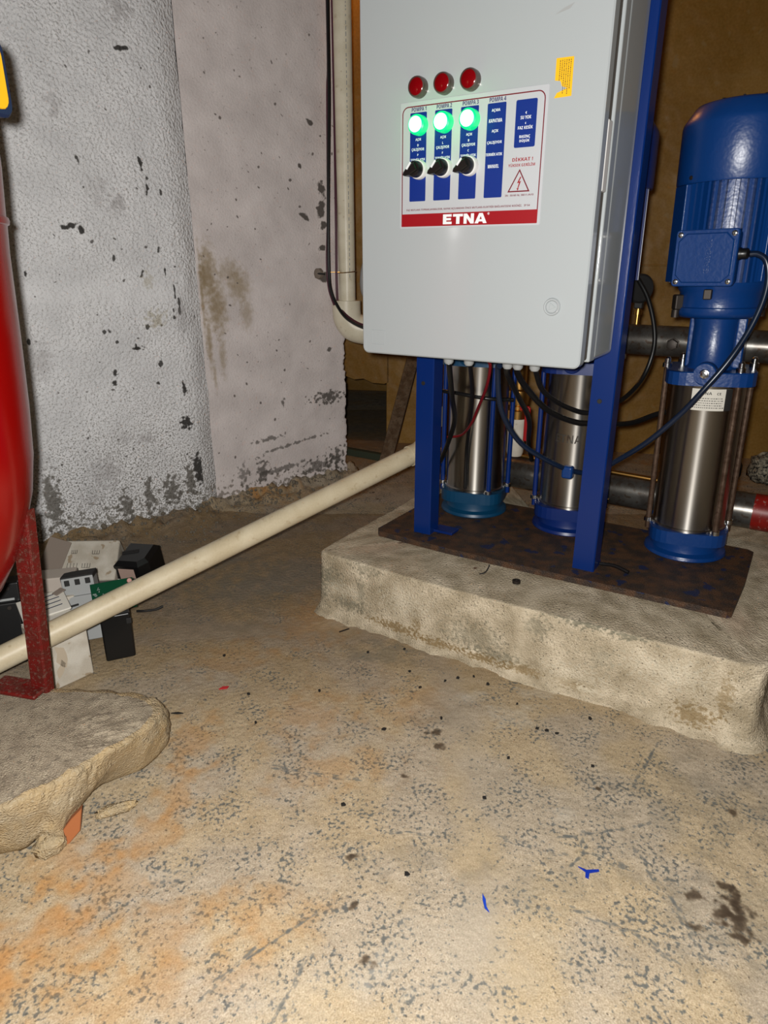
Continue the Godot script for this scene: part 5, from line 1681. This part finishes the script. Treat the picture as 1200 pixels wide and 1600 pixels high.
func build_rubbish() -> void:
	# white carton standing in front, its dirty face to the viewer; local x runs along the face, z towards the viewer
	var root := thing("white_box", "white carton with brown smears standing under the white pipe", "box", at(-0.590, 0, 1.085, 50))
	var m := M.new()
	rbox(m, T(0, 0.060, -0.035), Vector3(0.088, 0.118, 0.07), 0.003, 2)
	part("carton", m, mats.paper_dirty, root)
	m = M.new()
	prism(m, T(0, 0.1195, -0.035, -90), PackedVector2Array([Vector2(-0.043, -0.034), Vector2(0.043, -0.034), Vector2(0.043, 0.034), Vector2(-0.043, 0.034)]), 0.0, 0.0012)
	part("top_flap", m, mats.paper, root)
	for q in [[-0.010, 0.065, 0.012, 0.030, 20], [-0.014, 0.040, 0.008, 0.022, -10]]:
		var p := PackedVector2Array()
		m = M.new()
		for k in 9:
			var a := TAU * k / 9
			p.append(Vector2(cos(a) * q[2] * (0.8 + 0.3 * sin(k * 2.7)), sin(a) * q[3] * (0.8 + 0.2 * cos(k * 1.9))))
		prism(m, T(q[0], q[1], 0.0, 0, 0, q[4] - 12), p, 0.0, 0.0002)
		part("brown_smear", m, mat(C(178, 164, 144), 0.9), root)
	# instruction sheet lying on it
	root = thing("paper_sheet", "folded instruction sheet with dark printed lines lying on the white cartons", "paper", at(-0.655, 0.128, 1.155, 36, 10, 4))
	m = M.new()
	rbox(m, T(0, 0, 0), Vector3(0.085, 0.004, 0.07), 0.0015, 1)
	part("sheet", m, mats.paper, root)
	for k in 4:
		m = M.new()
		rbox(m, T(-0.002 + 0.004 * (k % 2), 0.0022, -0.022 + k * 0.013, 0, 4), Vector3(0.066 - 0.008 * (k % 2), 0.0006, 0.0022), 0.0002, 1)
		part("printed_line", m, mats.navy, root)
	m = M.new()
	rbox(m, T(0.034, 0.003, -0.026, 0, 30), Vector3(0.022, 0.002, 0.014), 0.0008, 1)
	part("folded_corner", m, mats.card, root)
	# black relay standing next to the carton
	root = thing("black_relay", "black plastic device standing on end beside the white carton", "device", at(-0.527, 0, 1.168, 24))
	m = M.new()
	rbox(m, T(0, 0.05, -0.03), Vector3(0.056, 0.10, 0.06), 0.004, 2)
	part("case", m, mats.black, root)
	m = M.new()
	rbox(m, T(0.024, 0.083, 0.0), Vector3(0.010, 0.012, 0.004), 0.001, 1)
	part("clip", m, mats.black_matte, root)
	# green circuit board leaning behind
	root = thing("circuit_board", "green circuit board with small components leaning behind the white pipe", "circuit board", at(-0.553, 0.108, 1.235, 26, 58, 0))
	m = M.new()
	rbox(m, T(0, 0, 0), Vector3(0.082, 0.003, 0.062), 0.0008, 1)
	part("board", m, mats.board, root)
	m = M.new()
	rng.seed = 12
	for k in 26:
		rbox(m, T(rng.randf_range(-0.036, 0.036), 0.003, rng.randf_range(-0.026, 0.026), 0, rng.randi_range(0, 3) * 30), Vector3(rng.randf_range(0.002, 0.008), 0.003, rng.randf_range(0.002, 0.005)), 0.0005, 1)
	var cm := part("component", m, mat(C(16, 60, 40), 0.4), root)
	cm.set_meta("kind", "stuff")
	m = M.new()
	cyl(m, T(0.034, 0.001, -0.024), 0.005, 0.010, 14)
	part("capacitor", m, mat(C(170, 120, 110), 0.5), root)
	# grey breaker on top of the cartons
	root = thing("circuit_breaker", "pale grey three-pole breaker with dark terminal slots, upright on the cartons", "breaker", at(-0.620, 0.034, 1.245, 14, -10, 4))
	m = M.new()
	rbox(m, T(0, 0.055, 0), Vector3(0.062, 0.034, 0.05), 0.002, 2)
	rbox(m, T(0, 0.028, -0.008), Vector3(0.062, 0.028, 0.05), 0.002, 2)
	rbox(m, T(0, 0.090, -0.004), Vector3(0.062, 0.040, 0.044), 0.002, 2)
	rbox(m, T(0.012, 0.0, 0.004), Vector3(0.038, 0.05, 0.04), 0.002, 2)
	part("case", m, mats.grey_plastic, root)
	m = M.new()
	rbox(m, T(0, 0.108, -0.006), Vector3(0.063, 0.010, 0.046), 0.001, 1)
	part("terminal_cap", m, mats.black_matte, root)
	for k in 3:
		m = M.new()
		rbox(m, T(-0.020 + k * 0.020, 0.100, 0.016), Vector3(0.010, 0.012, 0.006), 0.001, 1)
		part("terminal", m, mats.black_matte, root)
	part("toggle", rbox(M.new(), T(-0.012, 0.054, 0.026, 0, 0, 8), Vector3(0.016, 0.004, 0.004), 0.001, 1), mats.black_matte, root)
	part("window_slot", rbox(M.new(), T(0.012, 0.012, 0.025), Vector3(0.008, 0.010, 0.002), 0.001, 1), mats.black_matte, root)
	part("side_slot", rbox(M.new(), T(-0.006, 0.0, 0.022), Vector3(0.008, 0.034, 0.004), 0.001, 1), mats.black_matte, root)
	# pale cartons stacked behind the leg
	single("pale_carton", rbox(M.new(), T(0, 0.055, 0), Vector3(0.12, 0.11, 0.09), 0.003, 2), mats.paper_dirty, "pale closed carton behind the red tank leg, topped by the sheet", "box", at(-0.705, 0, 1.245, 26))
	single("pale_carton", rbox(M.new(), T(0, 0.03, 0), Vector3(0.085, 0.048, 0.05), 0.003, 2), mat(C(176, 166, 156), 0.85), "small beige carton lying on the larger one beside the breaker", "box", at(-0.690, 0.085, 1.275, 14))
	# black contactor at the frame's edge
	root = thing("contactor", "black contactor with rows of terminals at the far left", "device", Transform3D(at(-0.772, 0.050, 1.185, 20, -10, 0).basis.scaled(Vector3.ONE * 1.22), Vector3(-0.772, 0.050, -1.185)))
	m = M.new()
	rbox(m, T(0, 0.020, 0), Vector3(0.085, 0.075, 0.06), 0.004, 2)
	rbox(m, T(0.006, 0.070, -0.004), Vector3(0.075, 0.034, 0.05), 0.003, 2)
	rbox(m, T(0.022, -0.030, 0.002), Vector3(0.034, 0.04, 0.05), 0.003, 2)
	part("case", m, mats.black, root)
	for r in 2:
		for k in 4:
			m = M.new()
			cyl(m, T(-0.024 + k * 0.017, 0.078 - r * 0.030, 0.021 + r * 0.009, 90), 0.0035, 0.0012, 10, 0.0004)
			part("terminal_screw", m, mats.iron, root)
	m = M.new()
	rbox(m, T(0.010, 0.060, 0.0225), Vector3(0.05, 0.004, 0.002), 0.0006, 1)
	part("label_strip", m, mats.grey_plastic, root)
	# open carton and the black part fallen out of it
	root = thing("open_carton", "crumpled white carton with line drawings lying against the rough wall", "box", at(-0.735, 0.048, 1.510, 6, 38, -3))
	m = M.new()
	rbox(m, T(0.0, 0.0, 0), Vector3(0.165, 0.062, 0.11), 0.006, 2)
	part("carton", m, mats.paper_dirty, root)
	m = M.new()
	rbox(m, T(-0.073, 0.012, 0.01, 0, 0, -14), Vector3(0.034, 0.003, 0.10), 0.001, 1)
	part("flap", m, mats.paper, root)
	m = M.new()
	rbox(m, T(0.085, 0.0, 0.03, 0, -20, 10), Vector3(0.040, 0.003, 0.05), 0.001, 1)
	part("flap", m, mats.paper, root)
	m = M.new()
	for q in [[-0.02, -0.022, 0.012, 0.010], [-0.020, 0.018, 0.022, 0.018], [0.012, 0.016, 0.018, 0.012], [0.030, -0.020, 0.016, 0.010]]:
		for k in 4:
			rbox(m, T(q[0] - q[2] * 0.5 + q[2] * k / 3.0, 0.0312, q[1]), Vector3(0.0010, 0.0006, q[3]), 0.0002, 1)
		rbox(m, T(q[0], 0.0312, q[1] + q[3] * 0.5), Vector3(q[2], 0.0006, 0.0010), 0.0002, 1)
	var ld := part("line_drawing", m, mats.print_black, root)
	ld.set_meta("kind", "stuff")
	root = thing("black_case", "black faceted plastic case with a pale label beside the open carton", "device", at(-0.606, 0.042, 1.525, -8, 14, 0))
	m = M.new()
	prism(m, T(0, -0.035, 0, -90), PackedVector2Array([Vector2(-0.04, -0.045), Vector2(0.022, -0.045), Vector2(0.040, -0.022), Vector2(0.040, 0.045), Vector2(-0.04, 0.045)]), 0.0, 0.075, 0.010)
	part("case", m, mats.black, root)
	m = M.new()
	rbox(m, T(-0.010, 0.006, 0.0455), Vector3(0.040, 0.034, 0.001), 0.0004, 1)
	part("paper_label", m, mat(C(176, 150, 138), 0.8), root)
	m = M.new()
	rbox(m, T(-0.014, 0.0405, 0.0, 0, 20), Vector3(0.04, 0.002, 0.012), 0.0006, 1)
	part("ridge", m, mats.black_matte, root)
	single("cardboard_piece", rbox(M.new(), T(0, 0.045, 0), Vector3(0.05, 0.09, 0.004), 0.001, 1), mats.card, "brown cardboard piece leaning on the wall behind the cartons", "cardboard", at(-0.800, 0.05, 1.45, 26, -22, -28))
	single("grey_bag", rbox(M.new(), T(0, 0, 0), Vector3(0.13, 0.03, 0.10), 0.012, 3), mat(C(104, 98, 96), 0.7), "crumpled grey plastic wrap under the open carton", "wrap", at(-0.645, 0.022, 1.41, 12))
	single("cable_offcut", tube(M.new(), spline([Vector3(-0.01, 0.0, 0), Vector3(0.01, 0.004, 0.006), Vector3(0.03, 0.002, -0.004), Vector3(0.045, 0.006, -0.012)], 6), 0.003, 8), mats.black_matte, "short dark cable offcut beside the circuit board", "cable", at(-0.545, 0.012, 1.345))

func build_back_corner() -> void:
	# plank leaning on the back wall behind the left leg
	var a := Vector3(-0.008, 0.0, -2.40)
	var b := Vector3(0.155, 0.52, -2.80)
	var up := (b - a).normalized()
	var fx := Vector3(0.93, -0.22, 0.28)
	fx = (fx - up * fx.dot(up)).normalized()
	var xf := Transform3D(Basis(fx, up, fx.cross(up)), a)
	single("leaning_plank", rbox(M.new(), T(0, 0.33, 0), Vector3(0.048, 0.66, 0.02), 0.003, 1), mats.wood, "grey-brown wooden plank leaning on the ochre wall behind the frame", "plank", xf)
	single("wood_batten", rbox(M.new(), T(0, 0.014, 0), Vector3(0.19, 0.028, 0.03), 0.003, 1), mat(C(58, 66, 50), 0.8), "dark green batten lying across the wall opening", "batten", at(-0.085, 0.0, 2.66, -33))
	# lumps behind the lower manifold on the right
	pebble("spotted_lump", "black and cream spotted lump on the floor behind the lower manifold", "lump", mats.blotchy, 1.175, 0.155, 1.99, Vector3(0.10, 0.09, 0.08), 10, 8)
	pebble("spotted_lump", "cream rubble lump at the right edge behind the lower manifold", "lump", mats.blotchy, 1.30, 0.14, 1.95, Vector3(0.10, 0.07, 0.08), 40, 9)
	pebble("black_lump", "black plastic lump by the right pump behind the manifold", "lump", mats.black_matte, 1.065, 0.15, 2.0, Vector3(0.09, 0.08, 0.07), 60, 10)

func build_scraps() -> void:
	rng.seed = 77
	var k := 0
	for p in [[0.172, 1.106, 0], [0.196, 1.081, 1], [0.277, 0.946, 1], [0.262, 0.951, 0], [-0.017, 1.3, 2], [0.042, 1.204, 1], [0.05, 1.123, 0], [0.116, 1.091, 0], [0.141, 1.102, 1], [-0.324, 1.18, 1], [0.547, 0.965, 0], [0.292, 0.939, 1], [0.0, 0.951, 1], [0.149, 0.793, 0], [-0.033, 1.192, 0], [-0.222, 0.968, 1], [0.068, 1.071, 0], [0.10, 0.98, 1], [-0.25, 1.05, 0], [-0.12, 1.06, 1], [0.33, 0.86, 0], [-0.06, 0.78, 1], [0.20, 0.88, 0], [0.03, 0.66, 1], [0.24, 1.02, 0], [0.36, 0.98, 1]]:
		var m := M.new()
		var pl := PackedVector2Array()
		var n := 4 if p[2] == 0 else 5
		for i in n:
			var a := TAU * i / n + rng.randf_range(-0.4, 0.4)
			var r := rng.randf_range(0.0022, 0.0048)
			pl.append(Vector2(cos(a) * r * (1.6 if p[2] == 2 else 1.0), sin(a) * r * 0.8))
		prism(m, T(0, 0, 0, -90), pl, -0.001, 0.0022, 0.0)
		single("dark_chip", m, mats.black_matte, "small dark chip scattered on the concrete floor", "chip", at(p[0], 0.001, p[1], rng.randf_range(0, 180)), "dark chips scattered over the floor")
		k += 1
	var m := M.new()
	prism(m, T(0, 0, 0, -90), PackedVector2Array([Vector2(-0.012, 0.008), Vector2(-0.002, 0.003), Vector2(0.014, 0.005), Vector2(0.014, 0.002), Vector2(0.001, -0.001), Vector2(-0.002, -0.010), Vector2(-0.006, -0.008), Vector2(-0.004, 0.0)]), 0.0, 0.0016)
	single("plastic_scrap", m, mat(C(14, 44, 150), 0.4), "small bright blue three-pointed plastic scrap on the right of the floor", "scrap", at(0.267, 0.0015, 0.662, -4))
	m = M.new()
	prism(m, T(0, 0, 0, -90), PackedVector2Array([Vector2(-0.001, 0.012), Vector2(0.002, 0.004), Vector2(0.0015, -0.006), Vector2(0.004, -0.014), Vector2(-0.001, -0.008), Vector2(-0.002, 0.004)]), 0.0, 0.0016)
	single("plastic_scrap", m, mat(C(22, 60, 170), 0.4), "thin curved blue sliver near the middle of the floor", "scrap", at(0.125, 0.0015, 0.618, 0))
	m = M.new()
	prism(m, T(0, 0, 0, -90), PackedVector2Array([Vector2(-0.009, -0.003), Vector2(-0.002, 0.004), Vector2(0.009, 0.003), Vector2(0.006, -0.003)]), 0.0, 0.002)
	single("plastic_scrap", m, mat(C(170, 26, 34), 0.5), "small red plastic scrap between the slab and the plinth", "scrap", at(-0.299, 0.002, 1.067, 10))
	m = M.new()
	prism(m, T(0, 0, 0, -90), PackedVector2Array([Vector2(-0.010, 0.001), Vector2(0.002, 0.003), Vector2(0.012, -0.001), Vector2(0.002, -0.002)]), 0.0, 0.002)
	single("bark_sliver", m, mats.black_matte, "dark sliver lying at the slab's right end", "sliver", at(-0.365, 0.003, 0.99, 5))
	m = M.new()
	tube(m, spline([Vector3(-0.012, 0.0, 0.0), Vector3(0.0, 0.003, 0.002), Vector3(0.012, 0.010, -0.006), Vector3(0.014, 0.014, -0.008)], 5), 0.0013, 6)
	single("dark_twig", m, mats.black_matte, "dark bent twig on the plinth before the rusty plate", "twig", at(0.205, 0.154, 1.245, 20))
	m = M.new()
	lathe(m, T(0, 0, 0), [Vector2(0.004, 0.0), Vector2(0.0085, 0.0), Vector2(0.0085, 0.006), Vector2(0.004, 0.006), Vector2(0.004, 0.0)], 6)
	single("rusty_nut", m, mats.iron, "rusty nut lying on the plinth below the rusty plate", "nut", at(0.262, 0.152, 1.205))
	m = M.new()
	tube(m, spline([Vector3(-0.03, 0.0, 0), Vector3(0.0, 0.004, 0.004), Vector3(0.03, 0.0, 0.012)], 6), 0.004, 8)
	single("cable_offcut", m, mats.black, "black cable offcut on the rusty plate beside the right frame leg", "cable", PX(-0.262, 0.170, 1.30))
	m = M.new()
	tube(m, [Vector3(-0.010, 0.001, 0.006), Vector3(0.010, 0.002, -0.006)], 0.0015, 6)
	single("nail", m, mats.iron, "dark nail lying at the foot of the plinth's left corner", "nail", at(-0.085, 0.010, 1.262))
